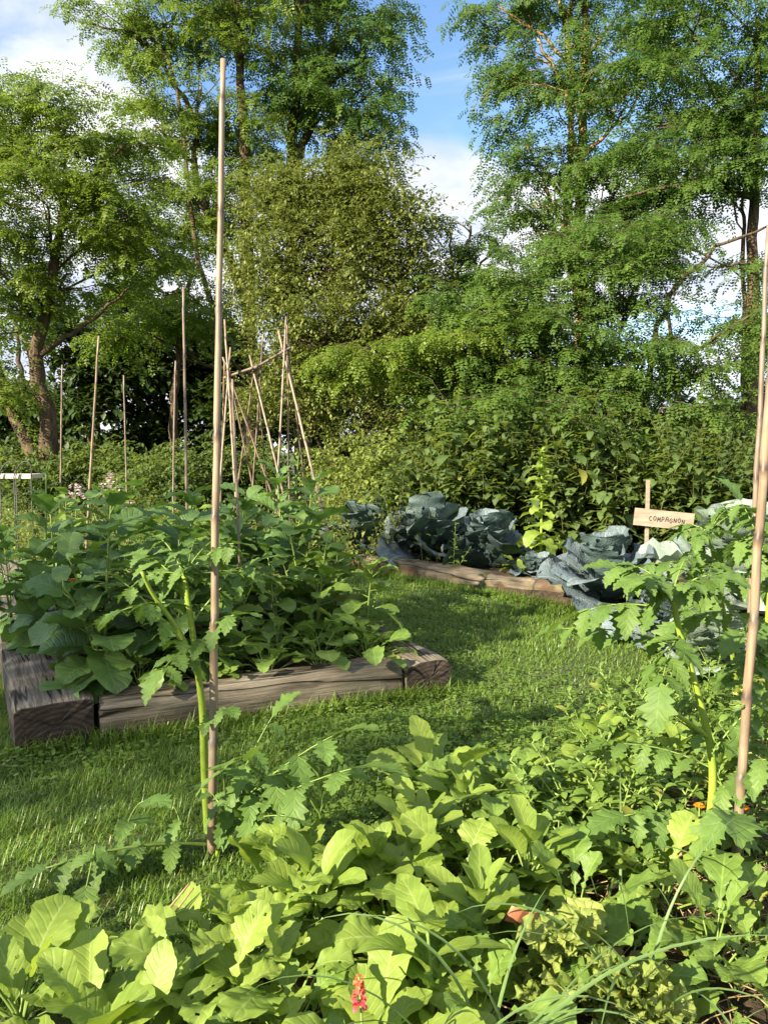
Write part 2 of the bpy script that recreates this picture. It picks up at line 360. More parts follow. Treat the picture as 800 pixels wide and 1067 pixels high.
M['tomato'] = leafmat('tomato_leaf', (0.072, 0.140, 0.030), (0.125, 0.205, 0.045), tr=0.34, vein=0.3, nv=5, rough=0.55, spec=0.3, tcol=(0.22, 0.36, 0.03), vcol=(0.2, 0.3, 0.09), bump=0.5)
M['lettuce'] = leafmat('lettuce_leaf', (0.14, 0.21, 0.035), (0.25, 0.30, 0.075), tr=0.36, vein=0.35, nv=6, rough=0.55, spec=0.3, tcol=(0.45, 0.55, 0.06), bump=0.8, vcol=(0.5, 0.52, 0.25))
M['redlettuce'] = leafmat('red_lettuce_leaf', (0.10, 0.11, 0.03), (0.25, 0.20, 0.11), tr=0.3, vein=0.25, nv=6, rough=0.4, spec=0.4, tcol=(0.35, 0.3, 0.06))
M['cab'] = leafmat('savoy_leaf', (0.056, 0.080, 0.102), (0.100, 0.130, 0.160), tr=0.10, vein=0.75, nv=6, rough=0.55, spec=0.3, vcol=(0.22, 0.29, 0.26), blister=48, bump=0.6, back=(0.065, 0.102, 0.098), tcol=(0.1, 0.2, 0.06))
M['cabpale'] = leafmat('savoy_leaf_pale', (0.14, 0.195, 0.175), (0.21, 0.27, 0.24), tr=0.14, vein=0.6, nv=6, rough=0.5, spec=0.3, vcol=(0.36, 0.42, 0.33), blister=60, bump=0.4, back=(0.14, 0.19, 0.14), tcol=(0.2, 0.3, 0.1), spots=0.8)
M['grass'] = leafmat('grass_blade', (0.055, 0.13, 0.016), (0.16, 0.26, 0.036), tr=0.38, vein=0, rough=0.4, spec=0.5, tcol=(0.33, 0.44, 0.04), dry=0.05)
M['blade'] = leafmat('tall_grass_blade', (0.09, 0.165, 0.05), (0.14, 0.22, 0.07), tr=0.35, vein=0, rough=0.45, spec=0.4, tcol=(0.26, 0.40, 0.06))
M['stem'] = simple('green_stem', (0.12, 0.19, 0.04), (0.18, 0.26, 0.06), 20, 0.5, 0.1)
M['tstem'] = simple('tomato_stem', (0.17, 0.26, 0.03), (0.25, 0.34, 0.045), 14, 0.45, 0.15)
M['wstem'] = simple('weed_stem', (0.08, 0.10, 0.03), (0.14, 0.15, 0.05), 20, 0.7, 0.1)
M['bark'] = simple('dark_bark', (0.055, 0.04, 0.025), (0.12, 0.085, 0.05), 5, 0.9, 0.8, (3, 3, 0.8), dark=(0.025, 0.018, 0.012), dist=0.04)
M['barklit'] = simple('sunlit_bark', (0.20, 0.13, 0.06), (0.36, 0.24, 0.10), 5, 0.9, 0.8, (3, 3, 0.8), dark=(0.06, 0.04, 0.025), dist=0.04)  # brighter ochre copy of the bark, sunlight put into its colour
M['sleeper'] = timbermat('sleeper_wood', (0.10, 0.085, 0.062), (0.25, 0.22, 0.17))
M['log'] = timbermat('mossy_log', (0.105, 0.085, 0.06), (0.22, 0.185, 0.135), moss=1.2, bark=(0.085, 0.055, 0.035))
M['end'] = endmat('end_grain')
M['cane'] = canemat('bamboo', (0.19, 0.135, 0.085), (0.30, 0.22, 0.145), node=(0.05, 0.03, 0.02))
M['canegrey'] = canemat('weathered_bamboo', (0.15, 0.11, 0.08), (0.25, 0.195, 0.15), node=(0.05, 0.03, 0.02))
M['board'] = simple('raw_board', (0.22, 0.18, 0.135), (0.33, 0.275, 0.21), 5, 0.75, 0.2, (1.5, 1, 9))
M['ink'] = simple('black_ink', (0.02, 0.02, 0.03), (0.04, 0.035, 0.04), 30, 0.6, 0)
M['soil'] = simple('soil', (0.025, 0.017, 0.011), (0.075, 0.052, 0.034), 22, 0.95, 1.0, dark=(0.012, 0.009, 0.007), dist=0.03)
M['straw'] = simple('straw', (0.18, 0.12, 0.06), (0.36, 0.27, 0.14), 30, 0.7, 0.1)
M['terra'] = simple('terracotta', (0.42, 0.16, 0.09), (0.55, 0.24, 0.14), 9, 0.8, 0.2)
M['orange'] = leafmat('orange_petal', (0.75, 0.19, 0.01), (0.85, 0.30, 0.02), tr=0.3, vein=0, tcol=(0.9, 0.3, 0.02))
M['red'] = leafmat('red_petal', (0.72, 0.20, 0.04), (0.55, 0.04, 0.11), tr=0.3, vein=0, tcol=(0.8, 0.1, 0.05))
M['pink'] = leafmat('pale_pink_petal', (0.62, 0.42, 0.48), (0.72, 0.60, 0.62), tr=0.3, vein=0, tcol=(0.7, 0.5, 0.5))
M['yellow'] = leafmat('yellow_petal', (0.75, 0.62, 0.08), (0.8, 0.7, 0.2), tr=0.3, vein=0, tcol=(0.8, 0.7, 0.1))
M['metal'] = simple('grey_metal', (0.03, 0.03, 0.03), (0.06, 0.06, 0.055), 10, 0.45, 0)
M['tie'] = simple('garden_twine', (0.10, 0.07, 0.04), (0.17, 0.12, 0.07), 40, 0.9, 0.2)
M['white'] = simple('pale_plank', (0.42, 0.39, 0.33), (0.55, 0.52, 0.46), 6, 0.7, 0.2, (1, 8, 8))

# ------------------------------------------------------------------ ground
def groundmat():
    m, t, out = newmat('meadow_ground')
    tcn = t.nodes.new('ShaderNodeTexCoord'); ob = tcn.outputs['Object']
    n1 = noise(t, ob, 1.4, 6); n2 = noise(t, ob, 40, 5)
    base = mixc(t, maprange(t, n1, 0.35, 0.65), (0.035, 0.06, 0.014), (0.06, 0.095, 0.022))
    base = mixc(t, maprange(t, n2, 0.45, 0.7), base, (0.05, 0.042, 0.02))
    pb = t.nodes.new('ShaderNodeBsdfPrincipled'); t.links.new(base, pb.inputs['Base Color']); pb.inputs['Roughness'].default_value = 0.95
    b = t.nodes.new('ShaderNodeBump'); b.inputs['Strength'].default_value = 1; b.inputs['Distance'].default_value = 0.03
    t.links.new(n2, b.inputs['Height']); t.links.new(b.outputs[0], pb.inputs['Normal'])
    t.links.new(pb.outputs[0], out.inputs[0]); return m
g = MB(); xs = np.concatenate([[-600, -200, -60], np.linspace(-20, 20, 41), [60, 200, 600]])
gx, gy = np.meshgrid(xs, xs+10, indexing='ij'); gz = 0.012*np.sin(gx*2.1)*np.cos(gy*1.7)*(np.abs(gx) < 20)
n_ = len(xs); ii = np.arange(n_-1)[:, None]*n_+np.arange(n_-1)[None, :]
g.add(np.stack([gx, gy, gz], -1), np.stack([ii, ii+n_, ii+n_+1, ii+1], -1).reshape(-1, 4))
tag(g.build('ground', groundmat()), 'green meadow ground under the kitchen garden', kind='structure')
U = np.array([math.cos(R(24)), math.sin(R(24)), 0]); Vv = np.array([-math.sin(R(24)), math.cos(R(24)), 0])
O = np.array([-1.45, 2.95, 0])
def B(a, b, z=0.0): return O+a*U+b*Vv+np.array([0, 0, z])
def sheet(name, poly, z, mat, label, res=0.12, amp=0.03):
    """filled, bumpy soil sheet from a convex-ish quad poly"""
    p = [np.array(q[:2]) for q in poly]; nn = 40
    u = np.linspace(0, 1, nn)[:, None, None]; v = np.linspace(0, 1, nn)[None, :, None]
    XY = (1-u)*(1-v)*p[0]+u*(1-v)*p[1]+u*v*p[2]+(1-u)*v*p[3]
    X, Y = XY[..., 0], XY[..., 1]
    e = np.minimum(np.minimum(u, 1-u), np.minimum(v, 1-v))[..., 0]
    Z = z+amp*(np.sin(X*9+1)*np.sin(Y*11)+0.6*np.sin(X*23)*np.sin(Y*19+2)+0.4*rng.normal(size=X.shape))*np.clip(e*12, 0, 1)-(z+0.02)*np.clip(1-e*25, 0, 1)
    b = MB(); i = np.arange(nn-1)[:, None]*nn+np.arange(nn-1)[None, :]
    b.add(np.stack([X, Y, Z], -1), np.stack([i, i+nn, i+nn+1, i+1], -1).reshape(-1, 4))
    return tag(b.build(name, mat), label, kind='structure')
sheet('soil', [B(0.12, 0.1), B(1.84, 0.12), B(1.84, 5.2), B(0.12, 5.2)], 0.15, M['soil'], 'dark soil filling the timber edged bed', amp=0.015)
FG = [(-1.3, 0.2), (2.9, 0.2), (2.9, 4.3), (-0.35, 1.95)]
sheet('soil', [(-1.5, 0.1), (3.2, 0.1), (3.2, 4.2), (-0.75, 1.35)], 0.02, M['soil'], 'dark mulched soil of the foreground bed', amp=0.012)
CB = [(-0.9, 8.4), (2.3, 5.1), (4.6, 5.4), (3.8, 9.2)]
sheet('soil', [(-0.75, 8.1), (2.2, 4.9), (4.2, 3.4), (5.4, 8.6)], 0.09, M['soil'], 'dark soil of the cabbage bed', amp=0.015)

# ------------------------------------------------------------------ timbers
def timber(name, p0, p1, wd, ht, mat, label, rnd=0.35, wob=0.006, sq=5.0, K=70, z0=0.0, cat='timber', group=None):
    p0, p1 = np.asarray(p0, float), np.asarray(p1, float); L = np.linalg.norm(p1-p0); a = math.atan2(p1[1]-p0[1], p1[0]-p0[0])
    ns_ = 40; th = np.arange(ns_)/ns_*2*np.pi
    cx = np.sign(np.cos(th))*np.abs(np.cos(th))**(2/sq)*wd/2; cz = np.sign(np.sin(th))*np.abs(np.sin(th))**(2/sq)*ht/2
    x = np.linspace(0, L, K)
    seed = rng.uniform(0, 9)
    nz_ = 1+rnd*0.1*(np.sin(x[:, None]*3+th*2+seed)+0.6*np.sin(x[:, None]*7.3-th*3+seed)+0.5*np.sin(x[:, None]*17+th*5))
    nz_ = nz_+rng.normal(size=nz_.shape)*wob
    tap = np.clip(1-0.05*np.exp(-x/0.012)-0.05*np.exp(-(L-x)/0.012), 0, 1)[:, None]
    Y = cx[None]*nz_*tap; Z = cz[None]*nz_*tap+ht/2+0.0
    X = np.broadcast_to(x[:, None], Y.shape)+rng.normal(size=Y.shape)*0.002
    b = MB(); V = np.stack([X, Y, Z], -1)
    i = np.arange(K-1)[:, None]*ns_; j = np.arange(ns_)[None]; j2 = (j+1) % ns_
    b.add(V, np.stack([i+j, i+j2, i+ns_+j2, i+ns_+j], -1).reshape(-1, 4), np.stack([np.broadcast_to(x[:, None]/L, Y.shape), np.broadcast_to(th/6.28, Y.shape), Y*0], -1))
    for e, r_ in ((0, V[0]), (1, V[-1])):      # sawn ends, three rings and a slight roughness
        c = r_.mean(0); rr = [r_+(c-r_)*k for k in (0.0, 0.04, 0.35, 0.7)]
        for q in (1, 2, 3): rr[q] = rr[q]+np.stack([rng.normal(size=ns_)*0.002+(0.003 if e else -0.003), 0*th, 0*th], -1)
        W_ = np.concatenate(rr+[c[None]]); jj = np.arange(ns_); j3 = (jj+1) % ns_
        fs = [np.stack([k*ns_+jj, k*ns_+j3, (k+1)*ns_+j3, (k+1)*ns_+jj], -1) for k in range(3)]
        b.add(W_, np.concatenate(fs), None, 1)
        b.Fc.append(np.stack([3*ns_+jj, 3*ns_+j3, 0*jj+4*ns_], -1).astype(np.int64)+b.n-len(W_)); b.MI.append(np.full(ns_, 1))
    o = b.build(name, [mat, M['end']], smooth=True); o.location = (p0[0], p0[1], z0); o.rotation_euler = (0, 0, a)
    for p in o.data.polygons:
        if p.material_index: p.use_smooth = False
    return tag(o, label, cat, group)
timber('railway_sleeper', B(0.145, 0.0), B(-0.22, 4.6), 0.31, 0.20, M['sleeper'], 'grey weathered timber on the left side of the bed, dark sawn end facing the lawn', sq=9, rnd=0.16, group='timbers edging the left bed')
timber('railway_sleeper', B(0.315, 0.12), B(1.69, 0.12), 0.23, 0.175, M['sleeper'], 'long cracked grey timber along the front edge of the bed', sq=4.5, rnd=0.35, group='timbers edging the left bed')
timber('railway_sleeper', B(1.83, 0.0), B(1.83, 4.6), 0.25, 0.185, M['sleeper'], 'worn timber at the right end of the bed, its rounded end jutting onto the lawn', sq=3.6, rnd=0.35, group='timbers edging the left bed')
def soft(px, py, z=0): q = gr(px, py, z); return q
timber('log', (-0.25, 7.75, 0), (1.62, 5.88, 0), 0.22, 0.17, M['log'], 'mossy split log edging the cabbage bed behind the lawn', sq=2.8, rnd=0.75, group='logs edging the cabbage bed')
timber('log', (1.68, 5.80, 0), (2.75, 4.75, 0), 0.20, 0.12, M['log'], 'low brown log under the large blue-grey cabbage at the right', sq=2.8, rnd=0.6, group='logs edging the cabbage bed')

# ------------------------------------------------------------------ bamboo canes
def cane_mesh(mb, p0, p1, r0, r1, nodes=9, bow=0.0, sides=10, seed=0):
    p0, p1 = np.asarray(p0, float), np.asarray(p1, float); L = np.linalg.norm(p1-p0)
    pos = np.sort((np.arange(nodes)+0.5+rng.uniform(-0.15, 0.15, nodes))/nodes)
    s = [0.0]; nm = [0.0]; rf_ = [1.0]
    for q in pos:
        e = 0.006/L*2
        s += [q-e*2.5, q-e, q-e*0.2, q+e*0.4, q+e*2.5]; nm += [0, 0.5, 1, 0.9, 0]; rf_ += [1.0, 1.16, 1.24, 0.93, 1.0]
    s.append(1.0); nm.append(0); rf_.append(1.0)
    s = np.array(s); t = s[:, None]; bd = np.array([rng.normal(), rng.normal(), 0])*bow
    P = p0*(1-t)+p1*t+bd*np.sin(np.pi*t)+0.002*np.stack([np.sin(s*40+seed), np.cos(s*33+seed), 0*s], -1)
    k = len(s); a = np.arange(sides)/sides*2*np.pi
    T = (p1-p0)/L; A1 = np.cross(T, [0.0, 1.0, 0.1]); A1 /= np.linalg.norm(A1); A2 = np.cross(T, A1)
    r = (r0*(1-s)+r1*s)*np.array(rf_)
    V = P[:, None]+r[:, None, None]*(A1*np.cos(a)[:, None]+A2*np.sin(a)[:, None])[None]
    At = np.stack([np.broadcast_to(s[:, None], (k, sides)), np.broadcast_to(a/6.28, (k, sides)), np.broadcast_to(np.array(nm)[:, None], (k, sides))], -1)
    i = np.arange(k-1)[:, None]*sides; j = np.arange(sides)[None]; j2 = (j+1) % sides
    b0 = mb.n
    mb.add(V, np.stack([i+j, i+j2, i+sides+j2, i+sides+j], -1).reshape(-1, 4), At)
    mb.Fc.append((np.arange(sides)[None]+(k-1)*sides+b0).astype(np.int64)); mb.MI.append(np.zeros(1))
def cane(top, base, r0, r1, label, mat='cane', bow=0.004, nodes=9, grp='bamboo canes standing in the garden'):
    top, base = np.asarray(top), np.asarray(base); b0 = base.copy(); d = (top-base)/np.linalg.norm(top-base); b0 = base-d*0.10
    mb = MB(); cane_mesh(mb, b0-base, top-base, r0, r1, nodes, bow)
    o = mb.build('bamboo_cane', M[mat]); o.location = base
    return tag(o, label, 'cane', grp)
cane(at(232, 62, 2.36), gr(220, 893), 0.0140, 0.0080, 'tallest bamboo cane, upright beside the tomato stem on the lawn edge', bow=0.006, nodes=8)
cane(at(812, 250, 2.02), at(763, 893, 2.03)-np.array([0, 0, 0.25]), 0.0135, 0.0105, 'leaning bamboo cane at the right edge, nearest the camera', bow=0.002, nodes=9)
cane(at(800, 235, 2.9), gr(773, 800), 0.012, 0.008, 'thin bamboo cane close behind the leaning one at the right edge', 'canegrey', nodes=8)
def far_cane(pxt, pyt, pxb, Y, label, r=0.011, mat='canegrey'):
    t = at(pxt, pyt, Y); b = at(pxb, 520, Y); d = t-b; b = t-d*(t[2]/d[2]); cane(t, b, r, r*0.7, label, mat, nodes=8)
far_cane(65, 380, 64, 8.6, 'short bamboo cane standing leftmost, behind the broad leaved plants')
far_cane(103, 350, 93, 6.6, 'bamboo cane leaning a little, second from the left', r=0.012, mat='cane')
far_cane(129, 391, 133, 9.0, 'crooked thin bamboo cane behind the pale pink flowers')
far_cane(183, 376, 182, 7.0, 'bamboo cane just left of a taller one, reaching half way up its neighbour', r=0.011)
far_cane(191, 299, 196, 5.4, 'second tallest bamboo cane, left of the tallest in the middle of the left bed', r=0.012)
far_cane(242, 395, 247, 4.3, 'slim brown cane rising from the bed right of the tallest cane', r=0.008)
# trellis of tied canes
tr = thing('bean_trellis', (at(265, 520, 7.2)[0], 7.2, 0), 'trellis of bamboo canes tied into three bundles with a cane across the top', 'trellis')
tb = np.array(tr.location)
def tcane(x0, y0, x1, y1, Ya, Yb, r=0.011, mat='cane'):
    a = at(x0, y0, Ya); b_ = at(x1, y1, Yb); d = b_-a
    if b_[2] > 0.0 and d[2] < -0.3: b_ = a+d*((a[2]+0.03)/-d[2])
    mb = MB(); cane_mesh(mb, b_-tb, a-tb, r, r*0.75, 8, 0.004); mb.build('pole', M[mat], tr)
for a in [(234, 333, 247, 540, 7.2, 6.7, .012), (232, 372, 282, 510, 7.2, 7.5), (240, 362, 229, 505, 7.2, 6.9), (236, 378, 264, 510, 7.2, 7.6), (234, 378, 230, 520, 7.2, 7.7), (236, 360, 247, 500, 7.25, 7.8),
          (260, 370, 287, 480, 7.3, 6.9, .012), (274, 348, 264, 500, 7.3, 7.5, .009, 'canegrey'), (266, 378, 247, 510, 7.3, 7.8), (266, 378, 277, 500, 7.3, 7.9, .009, 'canegrey'),
          (298, 330, 291, 460, 7.4, 7.1, .012, 'canegrey'), (299, 333, 301, 470, 7.4, 7.7), (290, 345, 332, 515, 7.45, 6.9, .014, 'cane'), (300, 360, 318, 505, 7.45, 8.0, .009, 'canegrey')]:
    tcane(*a)
mb = MB(); c0, c1, c2 = at(233, 394, 7.15), at(268, 382, 7.2), at(303, 362, 7.35); cane_mesh(mb, c0-tb, c1+np.array([0, 0, .0])-tb, 0.013, 0.013, 3); cane_mesh(mb, c1-tb-(c2-c1)*0.1, c2-tb, 0.014, 0.011, 4)
mb.build('crossbar', M['canegrey'], tr)
for (x, y, Y) in ((238, 392, 7.17), (267, 385, 7.25), (299, 364, 7.38)):
    mb = MB(); c = at(x, y, Y)-tb; t_ = np.linspace(0, 1, 60)
    rr = 0.03+0.006*np.sin(t_*40)
    tubes(mb, np.stack([c[0]+rr*np.cos(t_*44), c[1]+rr*np.sin(t_*44), c[2]-0.05+0.09*t_], -1), 0.005, 0.005, 5); mb.build('twine', M['tie'], tr)

# ------------------------------------------------------------------ sign
sp_ = at(672, 540, 5.6)
sg = thing('garden_sign', (sp_[0], 5.6, 0), 'pale wooden board lettered COMPAGNON on a thin stake behind the cabbages', 'sign')
def box(mb, c, s_, rot=None, bevel=0.0):
    v = np.array([[x, y, z] for x in (-1, 1) for y in (-1, 1) for z in (-1, 1)], float)*np.array(s_)/2
    if rot is not None: v = v@rot.T
    f = [(0, 1, 3, 2), (4, 6, 7, 5), (0, 4, 5, 1), (2, 3, 7, 6), (0, 2, 6, 4), (1, 5, 7, 3)]
    mb.add(v+np.array(c), np.array(f))
tilt = R(-5.5); yaw = R(-6)
def rotm(yaw, tilt):
    cy, sy, ct, st = math.cos(yaw), math.sin(yaw), math.cos(tilt), math.sin(tilt)
    return np.array([[cy, -sy, 0], [sy, cy, 0], [0, 0, 1]])@np.array([[ct, 0, -st], [0, 1, 0], [st, 0, ct]]).astype(float)
RM = rotm(yaw, tilt); RM = RM@np.eye(3)
bc = at(691, 541, 5.58); bw_ = 0.42; bh_ = 0.125
mb = MB(); box(mb, bc-np.array(sg.location), (bw_, 0.018, bh_), RM); brd = mb.build('board', M['board'], sg, smooth=False)
mb = MB(); a = at(673.5, 500, 5.62); box(mb, (0.02, 0.022, a[2]/2), (0.024, 0.02, a[2]), rotm(0, 0)@np.array([[1, 0, 0.0], [0, 1, 0], [0, 0, 1]])); mb.build('stake', M['board'], sg, smooth=False)
STK = {'C': [[(.8, .85), (.45, 1), (.1, .7), (.08, .35), (.4, 0), (.8, .12)]], 'O': [[(.45, 1), (.08, .65), (.15, .15), (.5, 0), (.88, .35), (.8, .85), (.45, 1)]],
       'M': [[(.05, 0), (.15, 1), (.5, .35), (.85, 1), (.95, 0)]], 'P': [[(.15, 0), (.15, 1), (.7, .95), (.8, .7), (.6, .48), (.15, .45)]],
       'A': [[(.05, 0), (.15, .8), (.5, 1), (.8, .85), (.85, 0)], [(.1, .48), (.85, .5)]], 'G': [[(.85, .85), (.45, 1), (.1, .6), (.2, .1), (.6, 0), (.85, .3), (.85, .48), (.5, .48)]],
       'N': [[(.1, 0), (.12, 1), (.8, .05), (.85, 1)]]}
mb = MB(); cw = 0.0287; hh = 0.034; x0 = -0.105
for k, chh in enumerate('COMPAGNON'):
    for st in STK[chh]:
        pts = [((x0+k*cw+p[0]*cw*0.78), -0.0105, (p[1]-0.5)*hh+0.004*math.sin(k*2.1)-0.002) for p in st]
        W_ = np.array([RM@np.array(p) for p in pts])+bc-np.array(sg.location)
        for q0, q1 in zip(W_[:-1], W_[1:]): tubes(mb, np.array([q0, (q0+q1)/2, q1]), 0.0023, 0.0023, 5)
mb.build('lettering', M['ink'], brd)

# ------------------------------------------------------------------ plants
def petioled(mb, sb, base, az, p0, pl, pb, L, W, pr=0.003, **k):
    """leaf on a petiole that starts at base; p0 start pitch, pl length, pb petiole bend"""
    base = np.asarray(base, float).reshape(-1, 3); n = len(base)
    az, p0, pl, pb, L, W = [cl_(n, v) for v in (az, p0, pl, pb, L, W)]
    s = np.linspace(0, 1, 6)[None]; th = p0[:, None]-pb[:, None]*s
    X = np.concatenate([np.zeros((n, 1)), np.cumsum(0.5*(np.cos(th)[:, 1:]+np.cos(th)[:, :-1])/5, 1)], 1)*pl[:, None]
    Z = np.concatenate([np.zeros((n, 1)), np.cumsum(0.5*(np.sin(th)[:, 1:]+np.sin(th)[:, :-1])/5, 1)], 1)*pl[:, None]
    P = np.stack([base[:, 0:1]+X*np.cos(az)[:, None], base[:, 1:2]+X*np.sin(az)[:, None], base[:, 2:3]+Z], -1)
    tubes(sb, P, pr, pr*0.7, 5, cap=False)
    dr = k.pop('dropx', 0.0)
    leaves(mb, P[:, -1], az, th[:, -1]-dr, L, W, **k)
def u(a, b, n=None): return rng.uniform(a, b, n)
GA = 2.39996
def rosette(n=14, L=(0.13, 0.2), W=0.55, pl=(0.06, 0.14), pitch=(0.5, 1.3), mat='radish', smat='stem', shape='obov', teeth=0.08, nteeth=9, ruff=0.04, ns=10, cols=(-1, -.55, 0, .55, 1), bend=(0.6, 1.4), name='plant', fold=0.2, bl=0.012, cord=0.0, stemh=0.0, pr=0.003, holes=0.0):
    """returns an unplaced thing (Empty) with foliage and stem parts"""
    mb, sb = MB(), MB(); k = np.arange(n); az = k*GA+u(-.3, .3, n); q = k/max(1, n-1)
    p = pitch[0]+(pitch[1]-pitch[0])*q+u(-.15, .15, n)
    Ls = u(L[0], L[1], n)*(0.65+0.35*np.sin(np.pi*(0.15+0.75*(1-q))))
    base = np.stack([u(-.008, .008, n), u(-.008, .008, n), stemh*q], -1)
    petioled(mb, sb, base, az, p, u(pl[0], pl[1], n), u(0.1, 0.4, n), Ls, Ls*W*u(0.85, 1.15, n), pr=pr, bend=u(bend[0], bend[1], n), fold=u(0.05, fold*2, n), ruff=ruff, shape=shape, ns=ns, cols=cols, roll=u(-.35, .35, n), teeth=teeth, nteeth=nteeth, bl=bl, cord=cord, holes=holes)
    if stemh: tubes(sb, np.array([[0, 0, -.02], [0.003, 0, stemh*.5], [0, 0.004, stemh]]), pr*2, pr*1.2, 6)
    return (name, mb, sb, mat, smat)
def stalky(H=0.75, n=16, L=(0.14, 0.24), W=0.62, pl=(0.05, 0.12), mat='broad', smat='stem', shape='ovate', teeth=0.06, nteeth=9, ruff=0.035, ns=12, cols=(-1, -.6, 0, .6, 1), name='plant', r=0.008, lean=0.06, cord=0.06, q0=0.08, pitch=(0.0, 0.9), bl=0.012, side=0, taper=0.45, bend=(0.5, 1.3)):
    mb, sb = MB(), MB()
    stems = [(0, 0, H, n)]
    for i in range(side): stems.append((i*2.1+u(0, 1), u(0.25, 0.5), H*u(0.55, 0.85), max(4, int(n*0.6))))
    for (a0, sp, h, m) in stems:
        top = np.array([math.cos(a0)*sp*h*0.8+u(-lean, lean), math.sin(a0)*sp*h*0.8+u(-lean, lean), h])
        path = bez((0, 0, -0.03), (top[0]*0.25, top[1]*0.25, h*0.55), top, 12); tubes(sb, path, r, r*0.45, 7)
        k = np.arange(m); q = q0+(1-q0)*(k+u(-.2, .2, m))/max(1, m-1); q = np.clip(q, 0, 1)
        idx = q*11; i0 = np.clip(idx.astype(int), 0, 10); fr = (idx-i0)[:, None]; base = path[i0]*(1-fr)+path[i0+1]*fr
        az = k*GA+u(-.4, .4, m)
        Ls = u(L[0], L[1], m)*(1-taper*q**1.5)
        petioled(mb, sb, base, az, pitch[0]+(pitch[1]-pitch[0])*q+u(-.2, .3, m), u(pl[0], pl[1], m)*(1-0.7*q), u(0.0, 0.4, m), Ls, Ls*W*u(.85, 1.15, m), pr=0.0035, bend=u(bend[0], bend[1], m), fold=u(0.05, 0.4, m), ruff=ruff, shape=shape, ns=ns, cols=cols, roll=u(-.4, .4, m), teeth=teeth, nteeth=nteeth, cord=cord, bl=bl)
    return (name, mb, sb, mat, smat)
def place(proto, loc, label, cat, group, rz=None, sc_=1.0, cache={}):
    """first use builds the thing and its parts; later uses copy it"""
    name, mb, sb, mat, smat = proto[:5]
    rz = u(0, 6.28) if rz is None else rz
    key = id(mb)
    if key in cache: return dup(cache[key], tuple(loc), rz, sc_, label, group)
    t = thing(name, tuple(loc), label, cat, group, rz, sc_)
    mb.build('foliage', M[mat], t); sb.build('stem', M[smat], t)
    for ex in proto[5:]:
        ex[1].build(ex[0], M[ex[2]], t)
    cache[key] = t; return t

# ---- tomato
def tomato_leaf(mb, sb, p0, p1, sag=0.04, n=6, ll=0.086, tw=0.0, r=0.003, w=0.52):
    p0, p1 = np.asarray(p0, float), np.asarray(p1, float); mid = (p0+p1)/2+np.array([0, 0, sag])
    path = bez(p0, mid, p1, 10); tubes(sb, path, r, r*0.45, 6)
    D_ = p1-p0; az = math.atan2(D_[1], D_[0]); P, A, Pi, Ls, Wd, Bd = [], [], [], [], [], []
    for k in range(n):
        q = 0.28+0.62*k/max(1, n-1); c = path[int(q*9)]; sz = ll*(0.65+0.45*math.sin(math.pi*(0.2+0.6*q)))
        for s in (-1, 1):
            P.append(c); A.append(az+s*u(0.9, 1.3)); Pi.append(u(-.75, .1)); Ls.append(sz*u(.85, 1.15)); Wd.append(sz*w*u(.85, 1.1)); Bd.append(u(.4, 1.1))
            if k < n-1 and u(0, 1) < 0.6:
                P.append(path[min(9, int(q*9)+1)]); A.append(az+s*1.4); Pi.append(u(-.3, .2)); Ls.append(sz*0.35); Wd.append(sz*.25); Bd.append(.5)
    T = path[-1]-path[-2]; P.append(path[-1]); A.append(az+u(-.15, .15)); Pi.append(math.atan2(T[2], math.hypot(T[0], T[1]))); Ls.append(ll*1.35); Wd.append(ll*.8); Bd.append(.7)
    m = len(P)
    leaves(mb, np.array(P), np.array(A), np.array(Pi), np.array(Ls), np.array(Wd), bend=np.array(Bd), fold=u(0.02, 0.3, m), ruff=0.04, rf=3, shape='ovate', ns=20, cols=(-1, -.62, -.3, 0, .3, .62, 1), teeth=0.36, nteeth=5.999, roll=u(-.3, .3, m), bl=0.012, cord=0.08, sweep=0.1)
def tomato(stem_pts, specs, label, rads=(0.012, 0.007), extra=None, n=4, ll=0.085, smat='tstem', mat='tomato', tips=0, side_stems=()):
    base = np.array([stem_pts[0][0], stem_pts[0][1], 0.0])
    t = thing('tomato_plant', tuple(base), label, 'tomato plant', 'tomato plants'); mb, sb, yb = MB(), MB(), MB(); lb = MB()
    path = polyc(np.array(stem_pts)-base, 26); tubes(sb, path, rads[0], rads[1], 9)
    for ss in side_stems:
        q = polyc(np.array(ss)-base, 14); tubes(sb, q, rads[1]*1.0, rads[1]*0.6, 7)
    for sp in specs:
        a, b = sp[0], sp[1]; k = sp[2] if len(sp) > 2 else {}
        tomato_leaf(mb, lb, np.array(a)-base, np.array(b)-base, **{**dict(n=n, ll=ll), **k})
    for i in range(tips):
        c = path[-1]; a = i*GA; e = c+np.array([math.cos(a)*.12, math.sin(a)*.12, u(-.02, .12)]); tomato_leaf(mb, lb, c, e, n=3, ll=0.05, sag=.03)
    if extra:
        for e in extra:
            c = np.array(e)-base; m = 6; leaves(yb, np.tile(c, (m, 1)), np.arange(m)*1.05, u(.1, .5, m), 0.014, 0.006, bend=-.4, shape='lance', ns=3)
    mb.build('foliage', M[mat], t); sb.build('stem', M[smat], t)
    lb.build('leaf_stalks', M['stem'], t)
    if extra: yb.build('flower', M['yellow'], t)
    return t
A = at
